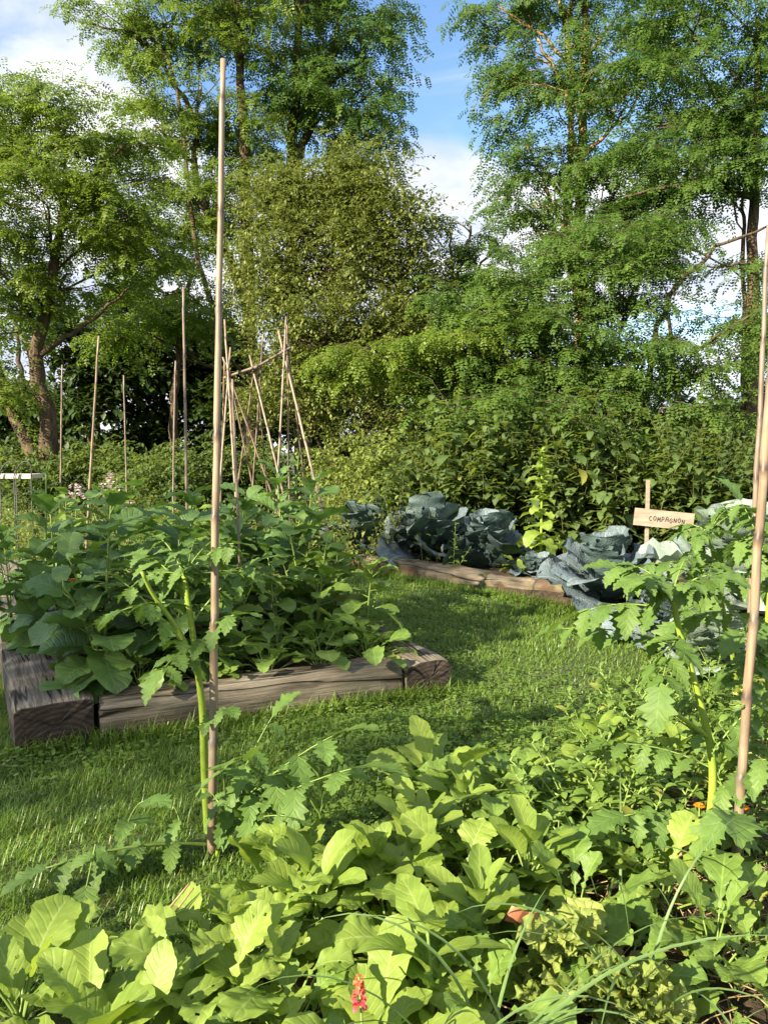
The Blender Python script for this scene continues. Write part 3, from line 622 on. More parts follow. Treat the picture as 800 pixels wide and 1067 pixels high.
tomato([A(218, 892, 2.34), A(213, 800, 2.33), A(211, 740, 2.32), A(205, 690, 2.31), A(198, 640, 2.30), A(192, 600, 2.3)],
       [(A(205, 690, 2.31), A(128, 606, 2.15), dict(ll=.075, n=4)), (A(200, 650, 2.3), A(262, 588, 2.35), dict(ll=.08)), (A(196, 620, 2.3), A(150, 578, 2.4)), (A(194, 605, 2.3), A(205, 560, 2.2), dict(n=3, ll=.06)),
        (A(194, 600, 2.3), A(245, 566, 2.2), dict(ll=.07)), (A(203, 680, 2.3), A(246, 640, 2.2), dict(n=3)), (A(204, 680, 2.3), A(168, 700, 2.15), dict(n=3, ll=.08)), (A(198, 630, 2.3), A(118, 640, 2.5), dict(ll=.08)),
        (A(212, 760, 2.3), A(236, 738, 2.2), dict(n=3, ll=.06)), (A(194, 603, 2.3), A(275, 600, 2.45), dict(ll=.075))],
       'tall tomato plant with a thick yellow-green stem against the tallest bamboo cane', rads=(0.0125, 0.0085), tips=5,
       side_stems=[[A(206, 695, 2.31), A(185, 655, 2.28), A(160, 620, 2.25), A(148, 596, 2.22)]], extra=[A(287, 600, 2.3), A(292, 602, 2.31)])
tomato([A(226, 905, 2.2), A(228, 880, 2.18), A(236, 850, 2.15)],
       [(A(214, 880, 2.2), A(48, 905, 1.95), dict(ll=.10, n=4, sag=.05, r=.006)), (A(130, 868, 2.05), A(150, 835, 2.0), dict(n=1, ll=.085)), (A(190, 866, 2.1), A(178, 838, 2.1), dict(n=1, ll=.07)), (A(100, 880, 2.0), A(90, 925, 1.9), dict(n=1, ll=.08, sag=0)),
        (A(228, 880, 2.2), A(260, 790, 2.1), dict(ll=.09)), (A(236, 850, 2.15), A(350, 765, 2.05), dict(ll=.11, n=4, sag=.04)), (A(236, 850, 2.15), A(285, 745, 2.2), dict(ll=.08, n=3)), (A(240, 860, 2.15), A(370, 800, 1.95), dict(ll=.12, n=3)),
        (A(236, 850, 2.15), A(232, 800, 2.0), dict(ll=.10, n=2)), (A(230, 870, 2.2), A(300, 850, 2.0), dict(ll=.07, n=3)), (A(236, 850, 2.15), A(318, 790, 2.2), dict(ll=.09, n=3))],
       'low spreading tomato plant at the foot of the tallest cane, leaves over the lawn', rads=(0.008, 0.006), tips=2)
tomato([A(722, 940, 2.1), A(735, 880, 2.12), A(742, 820, 2.13), A(738, 770, 2.14), A(720, 700, 2.15), A(708, 660, 2.15), A(700, 620, 2.15)],
       [(A(708, 662, 2.15), A(688, 715, 2.0), dict(ll=.10, n=4, sag=.06)), (A(704, 640, 2.15), A(600, 640, 2.2), dict(ll=.10, n=4, sag=.06)), (A(702, 630, 2.15), A(640, 590, 2.25), dict(ll=.09)), (A(701, 622, 2.15), A(745, 600, 2.1), dict(ll=.08)),
        (A(706, 650, 2.15), A(770, 640, 2.3), dict(ll=.08)), (A(700, 620, 2.15), A(668, 600, 2.0), dict(ll=.08)), (A(712, 675, 2.15), A(585, 655, 2.35), dict(ll=.09)), (A(736, 770, 2.14), A(690, 740, 2.1), dict(ll=.07, n=1, sag=.0)),
        (A(740, 800, 2.14), A(640, 775, 2.2), dict(ll=.09)), (A(741, 835, 2.12), A(800, 790, 2.0), dict(ll=.09)), (A(738, 860, 2.12), A(650, 850, 1.95), dict(ll=.10)), (A(738, 860, 2.12), A(760, 850, 1.75), dict(ll=.12, n=3)), (A(738, 790, 2.13), A(795, 730, 2.1), dict(ll=.09))],
       'tomato plant with a bare bent yellow-green stem left of the leaning cane', rads=(0.0135, 0.008), tips=5, side_stems=[[A(737, 768, 2.14), A(710, 748, 2.1), A(690, 735, 2.08)]], extra=[A(770, 720, 2.2), A(776, 716, 2.2), A(766, 724, 2.2)])
tomato([gr(772, 740), A(764, 690, 3.3), A(752, 630, 3.2), A(745, 590, 3.15), A(738, 555, 3.1)],
       [(A(740, 570, 3.1), A(712, 585, 3.0), dict(ll=.08)), (A(745, 590, 3.15), A(670, 590, 3.2), dict(ll=.11, n=4)), (A(742, 580, 3.1), A(790, 560, 3.1), dict(ll=.11)), (A(738, 558, 3.1), A(728, 560, 3.0), dict(ll=.06)), (A(738, 556, 3.1), A(760, 530, 3.2), dict(ll=.08)),
        (A(750, 620, 3.2), A(700, 650, 3.1), dict(ll=.1)), (A(748, 605, 3.15), A(800, 610, 3.0), dict(ll=.11)), (A(744, 585, 3.1), A(735, 610, 2.8), dict(ll=.1))],
       'tomato plant with bright young top leaves in front of the pale cabbages', rads=(0.012, 0.007), tips=6)
tomato([gr(803, 800), A(800, 700, 2.75), A(800, 640, 2.7), A(806, 580, 2.7)],
       [(A(800, 650, 2.7), A(770, 660, 2.5), dict(ll=.1)), (A(804, 600, 2.7), A(768, 560, 2.7), dict(ll=.1)), (A(803, 600, 2.7), A(770, 520, 2.8), dict(ll=.1)), (A(800, 660, 2.7), A(780, 720, 2.5), dict(ll=.1)), (A(800, 690, 2.7), A(760, 700, 2.9), dict(ll=.1)), (A(806, 580, 2.7), A(790, 535, 2.6), dict(ll=.09))],
       'tomato plant cut off by the right edge, behind the leaning cane', rads=(0.013, 0.009), tips=4)

# ---- savoy cabbages
def cabbage(loc, Rr, label, mat='cab', n=24, rz=0.0, pitch0=0.35, head=True):
    t = thing('savoy_cabbage', tuple(loc), label, 'cabbage', 'savoy cabbages in the right bed', rz)
    mb, hb, sb = MB(), MB(), MB(); k = np.arange(n); q = k/(n-1); az = k*GA+u(-.2, .2, n)
    L = Rr*(0.92-0.36*q)*u(.88, 1.12, n)
    stem = Rr*0.45
    base = np.stack([0.03*np.cos(az), 0.03*np.sin(az), 0.05+stem*q], -1)
    cols = tuple(np.linspace(-1, 1, 15))
    leaves(mb, base, az, pitch0+0.95*q+u(-.3, .3, n), L, L*u(.8, 1.05, n), bend=u(0.6, 1.6, n)*(1.2-q), bp=2.8, fold=0.05, cup=0.2, ruff=0.062, rf=4.1, shape='fan', ns=22, cols=cols, bl=0.013, roll=u(-.5, .5, n), holes=0.003)
    if head:
        m = 6; a2 = np.arange(m)*GA
        leaves(hb, np.stack([0.02*np.cos(a2), 0.02*np.sin(a2), 0.05+stem+0*a2], -1), a2, u(1.3, 1.5, m), Rr*0.42, Rr*0.5, bend=.1, cup=0.55, fold=0.2, ruff=0.04, shape='fan', ns=16, cols=cols, bl=0.014)
        hb.build('head', M[mat], t)
    tubes(sb, np.array([[0, 0, -.03], [0, 0, .05+stem*.5], [0, 0, .05+stem]]), 0.02, 0.017, 8)
    mb.build('foliage', M[mat], t); sb.build('stem', M['stem'], t)
    return t
cabbage(gr(386, 586), 0.66, 'leftmost blue-grey savoy cabbage behind the mossy log', rz=0.4)
cabbage(gr(446, 594), 0.70, 'middle blue-grey savoy cabbage behind the mossy log, a pea shoot in front', rz=1.4, n=18)
cabbage(gr(508, 600), 0.62, 'blue-grey savoy cabbage at the right of the three behind the mossy log', rz=2.9)
cabbage(gr(428, 572), 0.66, 'savoy cabbage half hidden at the back of the three behind the log', rz=5.2)
cabbage(gr(628, 640), 0.60, 'large blue-grey savoy cabbage below the lettered sign', rz=4.4, n=18)
cabbage(gr(560, 618), 0.30, 'small blue-grey savoy cabbage beside the lime green bolting plant', rz=3.3)
cabbage(gr(768, 650)+np.array([0, 0, .05]), 0.74, 'pale grey-green savoy cabbage whose leaf tip covers the end of the sign', 'cabpale', rz=4.6, pitch0=0.5)
cabbage(gr(830, 675)+np.array([0, 0, .05]), 0.6, 'pale savoy cabbage behind the tomato plant at the right edge', 'cabpale', rz=4.9, pitch0=0.3)
cabbage(gr(735, 705), 0.36, 'low pale savoy cabbage between the tomato stems at the right', 'cabpale', rz=4.1)
cabbage(gr(690, 676), 0.36, 'shaded savoy cabbage behind the leaves of the bent tomato plant', 'cab', rz=4.1)

# ---- lawn, clover, straw
def inpoly(x, y, poly):
    c = np.zeros(len(x), bool); n = len(poly)
    for i in range(n):
        x1, y1 = poly[i][:2]; x2, y2 = poly[(i+1) % n][:2]
        c ^= ((y1 > y) != (y2 > y)) & (x < (x2-x1)*(y-y1)/(y2-y1+1e-12)+x1)
    return c
bedL = [B(0, 0.03), B(1.94, 0.03), B(1.94, 5), B(-.2, 5)]
bedC = [(-0.3, 7.85), (2.75, 4.8), (6, 6), (5, 11), (0.2, 9)]
def scatter_ground(n, y0, y1, pw=1.0, fgcut=True):
    y = y0+(y1-y0)*u(0, 1, n)**pw; x = u(-0.56, 0.56, n)*y+u(-.1, .1, n)
    k = ~inpoly(x, y, bedL) & ~inpoly(x, y, bedC)
    if fgcut: k &= ~((y < (x*0.78+1.72)) & (y < 3.4)) | (u(0, 1, n) < 0.05)
    return x[k], y[k]
gb = MB()
for (n, y0, y1, h, wd) in ((90000, 1.55, 3.4, 0.046, 0.0034), (90000, 3.2, 5.8, 0.036, 0.0045), (70000, 5.5, 9.5, 0.04, 0.008), (25000, 9, 18, 0.12, 0.02)):
    x, y = scatter_ground(n, y0, y1); m = len(x)
    tuft = 0.6+0.8*(0.5+0.5*np.sin(x*13+2*np.sin(y*7))*np.sin(y*11+1.3*np.sin(x*9)))
    H = h*tuft*u(.6, 1.35, m)
    leaves(gb, np.stack([x, y, 0*x], -1), u(0, 6.28, m), u(0.6, 1.5, m), H, wd*u(.7, 1.3, m), bend=u(.2, 1.6, m), shape='blade', ns=3, cols=(-1, 1), fold=0)
# longer uncut fringe against the timbers
n = 9000; s_ = u(0, 1, n); e = rng.integers(0, 3, n)
P = np.where((e == 0)[:, None], np.array([B(a, -0.02) for a in s_*1.95-0.02]), np.where((e == 1)[:, None], np.array([B(1.99, b) for b in s_*3.5]), np.array([B(-0.05, b) for b in s_*2.0])))
P = P+np.stack([u(-.05, .05, n), u(-.05, .05, n), 0*s_], -1)
leaves(gb, P, u(0, 6.28, n), u(.9, 1.5, n), u(.05, .13, n), 0.004, bend=u(.3, 1.4, n), shape='blade', ns=4, cols=(-1, 1), fold=0)
s_ = u(0, 1, 5000)[:, None]; P = np.array([-0.42, 7.75, 0])*(1-s_)+np.array([2.55, 4.68, 0])*s_+np.stack([u(-.06, .05, 5000), u(-.09, .0, 5000), 0*s_[:, 0]], -1)
leaves(gb, P, u(0, 6.28, 5000), u(.9, 1.5, 5000), u(.05, .11, 5000), 0.006, bend=u(.3, 1.4, 5000), shape='blade', ns=3, cols=(-1, 1), fold=0)
tag(gb.build('grass', M['grass']), 'mown green lawn grass between the beds', 'grass', kind='stuff')
cb = MB(); x, y = scatter_ground(22000, 1.8, 8.0); k = (np.sin(x*3.1+1)+np.sin(y*2.3)+u(-1, 1, len(x))) > 0.0; x, y = x[k], y[k]; m = len(x)
for j in range(3):
    leaves(cb, np.stack([x, y, u(.02, .05, m)], -1), u(0, 6.28, m), u(-.1, .5, m), u(.012, .028, m), u(.01, .02, m), shape='round', ns=3, fold=.1, bend=.3)
tag(cb.build('clover', M['radish']), 'small clover and weed leaves scattered in the lawn', 'clover', kind='stuff')
sb = MB(); n = 5200; x = u(-.4, 2.4, n); y = u(0.9, 4.0, n); k = y < x*.78+1.9; x, y = x[k], y[k]; n = len(x)
a = u(0, 6.28, n); l = u(.03, .10, n); z = u(.015, .06, n); dz = u(-.02, .02, n)
P = np.stack([np.stack([x-np.cos(a)*l, y-np.sin(a)*l, z-dz], -1), np.stack([x, y, z+.008], -1), np.stack([x+np.cos(a)*l, y+np.sin(a)*l, z+dz], -1)], 1)
tubes(sb, P, 0.0016, 0.0013, 4, cap=False); tag(sb.build('straw', M['straw']), 'dry brown straw mulch on the foreground soil', 'straw', kind='stuff')

# ---- left bed planting
big = [stalky(H=u(.72, .86), n=24, L=(.19, .30), W=.76, shape=['ovate', 'wide', 'obov', 'wide'][_], bl=.02, ruff=.05, name='leafy_plant', side=2, cols=(-1, -.75, -.5, -.25, 0, .25, .5, .75, 1)) for _ in range(4)]
rad = [rosette(n=17, L=(.15, .23), W=.58, pl=(.08, .22), pitch=(.45, 1.45), mat='radish', shape='lyre', teeth=.10, nteeth=8, ruff=.05, ns=18, name='radish_plant', bend=(.7, 1.6)) for _ in range(3)]
radt = [stalky(H=u(.42, .55), n=18, L=(.13, .20), W=.72, mat='radish', shape='wide', teeth=.10, nteeth=9, name='radish_plant', side=1, cord=.1, pl=(.06, .14)) for _ in range(3)]
pot = [stalky(H=.5, n=34, L=(.06, .10), W=.6, mat='broad', shape='ovate', name='potato_plant', side=4, pl=(.03, .08), ns=6, cols=(-1, 0, 1), teeth=0, r=.006) for _ in range(2)]
def row(protos, pts, desc, where, cat, grp, z=0.0, sc_=(0.9, 1.1)):
    """a row named by its order from left to right in the picture"""
    pts = sorted(pts, key=lambda p: p[0]/p[1]); n = len(pts)
    for i, p in enumerate(pts):
        if n == 1: lab = f'{desc} {where}'
        else:
            o_ = 'leftmost' if i == 0 else 'rightmost' if i == n-1 else ORD[i]+' from the left'
            lab = f'{desc}, {o_} {where}'
        place(protos[int(rng.integers(len(protos)))], (p[0], p[1], p[2] if len(p) > 2 else z), lab, cat, grp, sc_=u(*sc_))
Z = 0.14
row(big, [B(a, b, Z) for a, b in ((.36, .36), (.66, .34))], 'tall broad leaved plant', 'of two at the bed corner', 'leafy plant', 'broad leaved plants in the left bed', sc_=(.95, 1.05))
row(big, [B(a, b, Z) for a, b in ((.18, .95), (.50, .92), (.85, 1.0))], 'tall broad leaved plant', 'of three behind the bed corner', 'leafy plant', 'broad leaved plants in the left bed')
row(big, [B(a, b, Z) for a, b in ((1.50, .95), (1.58, 1.6), (1.2, 1.35))], 'tall broad leaved plant', 'of three behind the radishes', 'leafy plant', 'broad leaved plants in the left bed', sc_=(1.0, 1.12))
row(big, [B(a, b, Z) for a, b in ((-.05, 1.6), (.32, 1.7), (1.3, 2.2), (.9, 2.4))], 'broad leaved plant', 'of four amid the left bed', 'leafy plant', 'broad leaved plants in the left bed', sc_=(.76, .86))
row(rad, [B(a, b, Z) for a, b in ((.95, .40), (1.17, .38), (1.38, .42), (1.58, .40))], 'low radish plant', 'of four along the front timber', 'radish plant', 'radish plants in the left bed', sc_=(.85, 1.05))
row(radt, [B(a, b, Z) for a, b in ((1.0, .66), (1.25, .66), (1.48, .66), (1.66, .85))], 'tall radish plant', 'of four behind the low radishes', 'radish plant', 'radish plants in the left bed', sc_=(.95, 1.15))
row(pot, [B(a, b, Z) for a, b in ((.75, 1.5), (.95, 1.7), (.55, 2.1), (.75, 2.7), (.4, 3.1))], 'small leaved potato plant', 'of five in the left bed', 'potato plant', 'potato plants in the left bed')
row(radt, [B(a, b, Z) for a, b in ((1.45, 2.9), (1.1, 3.3), (.7, 3.6), (1.4, 3.9), (.3, 4.1))], 'leafy plant', 'of five at the back of the left bed', 'leafy plant', 'leafy plants at the back of the left bed', sc_=(1.0, 1.3))
tall = [stalky(H=1.0, n=22, L=(.10, .2), W=.55, name='tall_leafy_plant', mat='broad', taper=.65, r=.01, q0=.1) for _ in range(2)]
place(tall[0], A(303, 560, 5.2)*np.array([1, 1, 0])+np.array([0, 0, .12]), 'tall leafy plant with a narrow top rising in front of the bamboo trellis', 'leafy plant', 'tall leafy plants', sc_=1.06)
place(tall[1], A(46, 560, 4.6)*np.array([1, 1, 0])+np.array([0, 0, .12]), 'tall leafy plant with a grey-green top above the left corner of the bed', 'leafy plant', 'tall leafy plants', sc_=.98)
# wilted rosette over the right timber end
wl = rosette(n=9, L=(.11, .17), W=.5, pl=(.05, .1), pitch=(.1, .8), mat='lime', shape='lyre', teeth=.1, nteeth=8, ruff=.09, ns=16, bend=(1.2, 2.2), name='radish_plant')
place(wl, B(1.72, .30, .17), 'wilting pale green plant drooping over the right timber end', 'radish plant', 'radish plants in the left bed')
row(rad, [B(a, b, .13) for a, b in ((.50, .26), (.78, .24), (1.08, .22), (1.34, .22), (1.60, .24))], 'drooping radish plant', 'of five leaning on the front timber', 'radish plant', 'radish plants in the left bed', sc_=(.72, .9))
row(radt, [B(a, b, Z) for a, b in ((1.72, .55), (1.78, 1.2))], 'tall radish plant', 'of two beside the right timber', 'radish plant', 'radish plants in the left bed', sc_=(.9, 1.1))
# orange flower in the bed
def blossom(loc, r, mat, label, name='flower', stem=0.12, n=12, group=None, layers=2, cat='flower'):
    t = thing(name, tuple(np.array(loc)-np.array([0, 0, stem])), label, cat, group); mb, sb_ = MB(), MB()
    for l in range(layers):
        a = np.arange(n)*6.283/n+l*.25; leaves(mb, np.tile([0, 0, stem], (n, 1)), a, .2+l*.5, r*(1-.25*l), r*.4, bend=.3, shape='obov', ns=4)
    tubes(sb_, np.array([[0, 0, 0], [.003, 0, stem*.5], [0, 0, stem]]), .0025, .002, 5)
    cb_ = MB(); th = np.linspace(0, 1, 5); tubes(cb_, np.array([[0, 0, stem], [0, 0, stem+.004], [0, 0, stem+.008]]), r*.28, r*.12, 8)
    mb.build('petals', M[mat], t); sb_.build('stem', M['stem'], t); cb_.build('flower_centre', M[mat], t); return t
blossom(A(76, 605, 3.5), .022, 'orange', 'small orange flower among the broad leaves at the left corner', stem=.3)
blossom(A(728, 840, 2.05), .017, 'orange', 'orange flower beside the bare tomato stem', stem=.25, group=None)
blossom(A(774, 842, 2.1), .018, 'orange', 'orange flower just right of the leaning cane', stem=.25)
# snapdragon
t = thing('snapdragon', tuple(A(374, 1052, 1.2)*np.array([1, 1, 0])), 'red and orange snapdragon spike low in the foreground leaves', 'flower'); mb, sb_ = MB(), MB()
zt = A(374, 1018, 1.2)[2]; tubes(sb_, np.array([[0, 0, 0], [.01, 0, zt*.5], [0, 0, zt]]), .003, .002, 5)
n = 60; q = u(0, 1, n); a = np.arange(n)*GA; leaves(mb, np.stack([.004*np.cos(a), .004*np.sin(a), zt-.055*q], -1), a, u(-.3, .8, n), .010*(0.5+.7*q), .009, bend=u(.4, 1.5, n), fold=.5, shape='round', ns=4, rnd=q)
mb.build('petals', M['red'], t); sb_.build('stem', M['stem'], t)

# ---- foreground planting
fl = [rosette(n=15, L=(.12, .18), W=.60, pl=(.05, .13), pitch=(.5, 1.45), mat='lime', shape='obov', teeth=.05, nteeth=10, ruff=.035, ns=20, cols=tuple(np.linspace(-1, 1, 9)), bl=.022, holes=.004, name='leafy_plant', bend=(.3, 1.1), pr=.004) for _ in range(4)]
fr_ = [rosette(n=18, L=(.12, .19), W=.62, pl=(.06, .15), pitch=(.5, 1.4), mat='lime', shape='lyre', teeth=.12, nteeth=9, ruff=.07, ns=22, cols=tuple(np.linspace(-1, 1, 9)), name='radish_plant', bend=(.6, 1.5), pr=.004, bl=.028, holes=.012) for _ in range(4)]
fd = [rosette(n=16, L=(.11, .17), W=.66, pl=(.07, .16), pitch=(.4, 1.4), mat='radish', shape='lyre', teeth=.12, nteeth=9, ruff=.05, ns=22, cols=tuple(np.linspace(-1, 1, 9)), bl=.025, holes=.012, name='radish_plant', bend=(.6, 1.4)) for _ in range(4)]
fw = [stalky(H=u(.22, .32), n=22, L=(.05, .09), W=.6, mat='radish', shape='ovate', name='weed', side=4, pl=(.02, .05), ns=6, cols=(-1, 0, 1), teeth=0.1, r=.003, lean=.1) for _ in range(3)]
fc = [rosette(n=20, L=(.07, .12), W=.5, pl=(.02, .05), pitch=(.2, 1.4), mat='lime', shape='obov', teeth=0, ruff=.02, ns=8, name='seedling', bend=(.2, 1.0), stemh=.12) for _ in range(3)]
let = [rosette(n=36, L=(.07, .13), W=.72, pl=(.005, .02), pitch=(.5, 1.5), mat='lettuce', shape='fan', teeth=.16, nteeth=9, ruff=.15, ns=26, cols=tuple(np.linspace(-1, 1, 13)), name='lettuce', bend=(-.2, 1.2), bl=.05, stemh=.10, fold=.3) for _ in range(2)]
def pl(protos, items, cat, grp, hz_=.19):
    for it in items:
        (px, py, Y), lab = it[0], it[1]; s = it[2] if len(it) > 2 else 1.0; Y = min(2.75, (1.2-hz_*s)*F/(py-470))
        p = A(px, py, Y); place(protos[int(rng.integers(len(protos)))], (p[0], p[1], 0.0), lab, cat, grp, sc_=s)
pl(fl, [((18, 1000, 1.42), 'lime green rounded leaf plant in the bottom left corner', 1.05), ((95, 1030, 1.30), 'lime green broad leaf plant right of the bottom left corner, with one large veined leaf', 1.2), ((175, 1000, 1.45), 'lime green leaf plant under the tip of the dry stalks at the lower left', 1.0), ((150, 1060, 1.22), 'lime green leaf plant at the bottom edge below the dry stalks', 1.0),
        ((405, 880, 2.0), 'lime green plant holding one upright oval leaf above the rest', 1.15), ((390, 1050, 1.22), 'lime green plant with cupped leaves right of the red snapdragon', 1.1), ((455, 775, 2.45), 'leafy plant sticking up darkest at the top edge of the foreground bed', 1.25)], 'leafy plant', 'lime green leaf plants in the foreground')
pl(fr_, [((250, 960, 1.65), 'frilly lime green radish plant at the lower left of the bed', 1.0), ((300, 1010, 1.40), 'frilly lime radish plant left of the red snapdragon', 1.0), ((330, 900, 1.9), 'frilly lime radish plant beside the lawn left of the upright oval leaf', .95), ((290, 925, 1.75), 'frilly lime radish plant between the cane foot and the middle of the bed', .9),
         ((410, 930, 1.75), 'frilly lime radish plant in front of the upright oval leaf', 1.05), ((480, 890, 1.95), 'frilly lime radish plant right of the upright oval leaf', 1.0), ((225, 1030, 1.35), 'frilly lime radish plant at the bottom between the corner and the snapdragon', 1.0), ((690, 900, 1.8), 'lime radish plant left of the lower bare tomato stem', .95), ((460, 960, 1.55), 'frilly lime radish plant in the centre behind the tall grass blades', 1.0)], 'radish plant', 'radish plants in the foreground')
pl(fd, [((500, 800, 2.4), 'mid green radish plant right of the dark upright leaves', 1.15), ((540, 790, 2.55), 'mid green radish plant at the lawn edge in the middle of the bed', 1.1), ((560, 850, 2.2), 'mid green radish plant left of the small bushy weeds', 1.05), ((520, 870, 2.1), 'mid green radish plant behind the terracotta shard', 1.0), ((530, 970, 1.7), 'mid green radish plant in front of the terracotta shard', 1.0), ((600, 930, 1.75), 'mid green radish plant above the lettuce', 1.0),
        ((645, 985, 1.6), 'mid green radish plant right of the pale lettuce', .9), ((745, 960, 1.7), 'mid green radish plant in front of the lower end of the leaning cane', 1.0), ((795, 930, 1.75), 'mid green radish plant at the right edge below the tomato leaves', 1.05), ((790, 990, 1.55), 'mid green radish plant beside the bare straw patch', .75), ((590, 800, 2.6), 'mid green radish plant at the lawn edge right of the middle', 1.0),
        ((495, 1040, 1.3), 'mid green radish plant at the bottom edge right of the cupped lime leaves', .9), ((300, 1060, 1.2), 'mid green radish plant at the bottom edge left of the red snapdragon', .8), ((450, 850, 2.2), 'mid green radish plant under the dark upright leaves', 1.0)], 'radish plant', 'radish plants in the foreground')
pts = [(p, y, Y) for p, y, Y in ((610, 770, 2.9), (650, 760, 3.0), (690, 770, 2.9), (640, 810, 2.6), (680, 820, 2.5), (720, 790, 2.8), (600, 860, 2.3), (640, 870, 2.2), (760, 780, 2.6), (790, 800, 2.5), (700, 860, 2.3), (770, 870, 2.2), (795, 860, 2.1), (660, 920, 2.0), (580, 880, 2.1))]
rows = sorted([A(*p) for p in pts], key=lambda p: p[0]/p[1])
back = [p for p in rows if p[1] > 2.55]; front = [p for p in rows if p[1] <= 2.55]
row(fw, [(p[0], p[1], 0) for p in back], 'small bushy green weed', 'behind the bent tomato stem', 'weed', 'bushy weeds in the foreground bed', sc_=(.9, 1.2))
row(fw, [(p[0], p[1], 0) for p in front], 'small bushy green weed', 'in front of the bent tomato stem', 'weed', 'bushy weeds in the foreground bed', sc_=(.9, 1.2))
row(fc, [(p[0], p[1], 0) for p in [A(x, 830, Y) for x, Y in ((620, 2.75), (665, 2.7), (705, 2.65), (600, 2.45), (655, 2.4), (745, 2.5))]], 'yellow-green seedling tuft', 'of those below the bent tomato plant', 'seedling', 'seedlings in the foreground bed', sc_=(.9, 1.2))
row(fw, [(x, y, 0) for x, y in ((1.2, 3.35), (1.5, 3.5), (1.75, 3.3), (1.35, 3.8), (1.7, 3.9), (2.0, 3.7), (2.1, 3.2), (1.05, 3.0), (1.45, 3.05))], 'low green weed', 'between lawn and pale cabbages', 'weed', 'low weeds before the cabbages', sc_=(.7, 1.0))
pl(let, [((588, 1015, 1.25), 'pale yellow-green frilly lettuce at the bottom edge', 1.25), ((660, 1065, 1.2), 'cream tinged lettuce heart right of the larger lettuce', 1.0)], 'lettuce', 'lettuces in the foreground', .12)
row(fc, [(p[0], p[1], 0) for p in [A(x, 900, Y) for x, Y in ((330, 1.75), (390, 1.9), (440, 2.1), (500, 1.7), (480, 2.3), (550, 1.9), (540, 2.4))]], 'lime green seedling tuft', 'mixed among the lime radishes', 'seedling', 'seedlings among the radishes', sc_=(1.0, 1.4))
rl = rosette(n=9, L=(.12, .17), W=.75, pl=(.005, .02), pitch=(.6, 1.4), mat='redlettuce', shape='fan', teeth=.08, nteeth=6, ruff=.06, ns=14, name='lettuce', bend=(-.2, .6), cols=tuple(np.linspace(-1, 1, 7)))
pl([rl], [((620, 960, 1.5), 'bronze tinged lettuce with broad folded leaves behind the pale one', 1.05)], 'lettuce', None)
# comfrey-like plant with large felted leaves
cf = stalky(H=.26, n=8, L=(.22, .30), W=.42, mat='lime', shape='ovate', teeth=0, ruff=.02, name='comfrey_plant', pl=(.02, .05), pitch=(.7, 1.1), cord=0, ns=16, cols=tuple(np.linspace(-1, 1, 7)), bend=(.8, 1.7), taper=.2, q0=.02)
pl([cf], [((452, 1035, 1.22), 'comfrey plant with the largest folded leaves at the bottom centre', .85)], 'comfrey', None)
# tall grass blades
def tuft(px, py, Y, n, H, label, sp=.03):
    p = A(px, py, Y); t = thing('grass_tuft', (p[0], p[1], 0), label, 'grass tuft', 'tall grass tufts in the foreground'); mb = MB()
    leaves(mb, np.stack([u(-sp, sp, n), u(-sp, sp, n), 0*u(0, 1, n)], -1), u(0, 6.28, n), u(1.0, 1.5, n), u(.6, 1.05, n)*H, u(.007, .013, n), bend=u(.9, 2.3, n), bp=1.7, shape='blade', ns=12, cols=(-1, 0, 1), fold=.3, roll=u(-.5, .5, n))
    mb.build('blades', M['blade'], t)
tuft(478, 1040, 1.3, 9, .75, 'tallest tuft of grass blades right of the comfrey leaves'); tuft(525, 1050, 1.35, 7, .6, 'grass tuft between the comfrey and the terracotta shard'); tuft(670, 980, 1.5, 7, .5, 'grass tuft arching beside the pale lettuce')
tuft(345, 1060, 1.15, 5, .38, 'short grass tuft left of the red snapdragon', .015); tuft(640, 890, 1.9, 5, .55, 'upright grass tuft among the bushy weeds'); tuft(300, 870, 2.1, 14, .22, 'pale curling grass tuft where lawn meets the bed'); tuft(775, 1050, 1.35, 8, .28, 'short grass tuft on the straw at the bottom right'); tuft(700, 1050, 1.3, 7, .3, 'grass tuft left of the straw at the bottom right')
# terracotta shards
def shard(px, py, Y, label, s=.06, rz=.3):
    p = A(px, py, Y); mb = MB(); nn = 9
    a = np.linspace(-.33, .33, nn); h = np.array([0, .35, .7, 1.0])
    V = []
    for r_ in (.11, .098):
        for hh in h: V += [[r_*math.sin(t_), r_*(1-math.cos(t_)), s*1.6*hh*(1-.1*math.sin(t_*5))*(1 if hh < 1 else 1-.12*abs(math.sin(t_*3+1)))] for t_ in a]
    V = np.array(V); f = []
    for l in range(2):
        for i in range(3):
            for j in range(nn-1):
                q = l*4*nn+i*nn+j; f.append((q, q+1, q+nn+1, q+nn))
    for j in range(nn-1): f.append((3*nn+j, 3*nn+j+1, 7*nn+j+1, 7*nn+j))
    for i in range(3):
        for j in (0, nn-1): q = i*nn+j; f.append((q, q+nn, q+nn+4*nn, q+4*nn))
    mb.add(V, np.array(f)); o = mb.build('pot_shard', M['terra']); o.location = (p[0], p[1], p[2]); o.rotation_euler = (.5, .15, rz); tag(o, label, 'terracotta shard', 'terracotta shards')
shard(541, 962, 1.62, 'terracotta shard showing between radish leaves right of the tall grass', .032, .2)
shard(646, 1050, 1.5, 'small shaded terracotta shard behind the pale lettuce', .04, .6)
mb = MB(); c = A(768, 736, 2.03); t_ = np.linspace(0, 1, 50)
tubes(mb, np.stack([.017*np.cos(t_*19)-.02*t_*(t_ > .85), .017*np.sin(t_*19), .012*t_], -1), .0016, .0016, 5); o = mb.build('garden_tie', M['stem']); o.location = c
tag(o, 'thin green string tied round the leaning cane at the right edge', 'string tie')
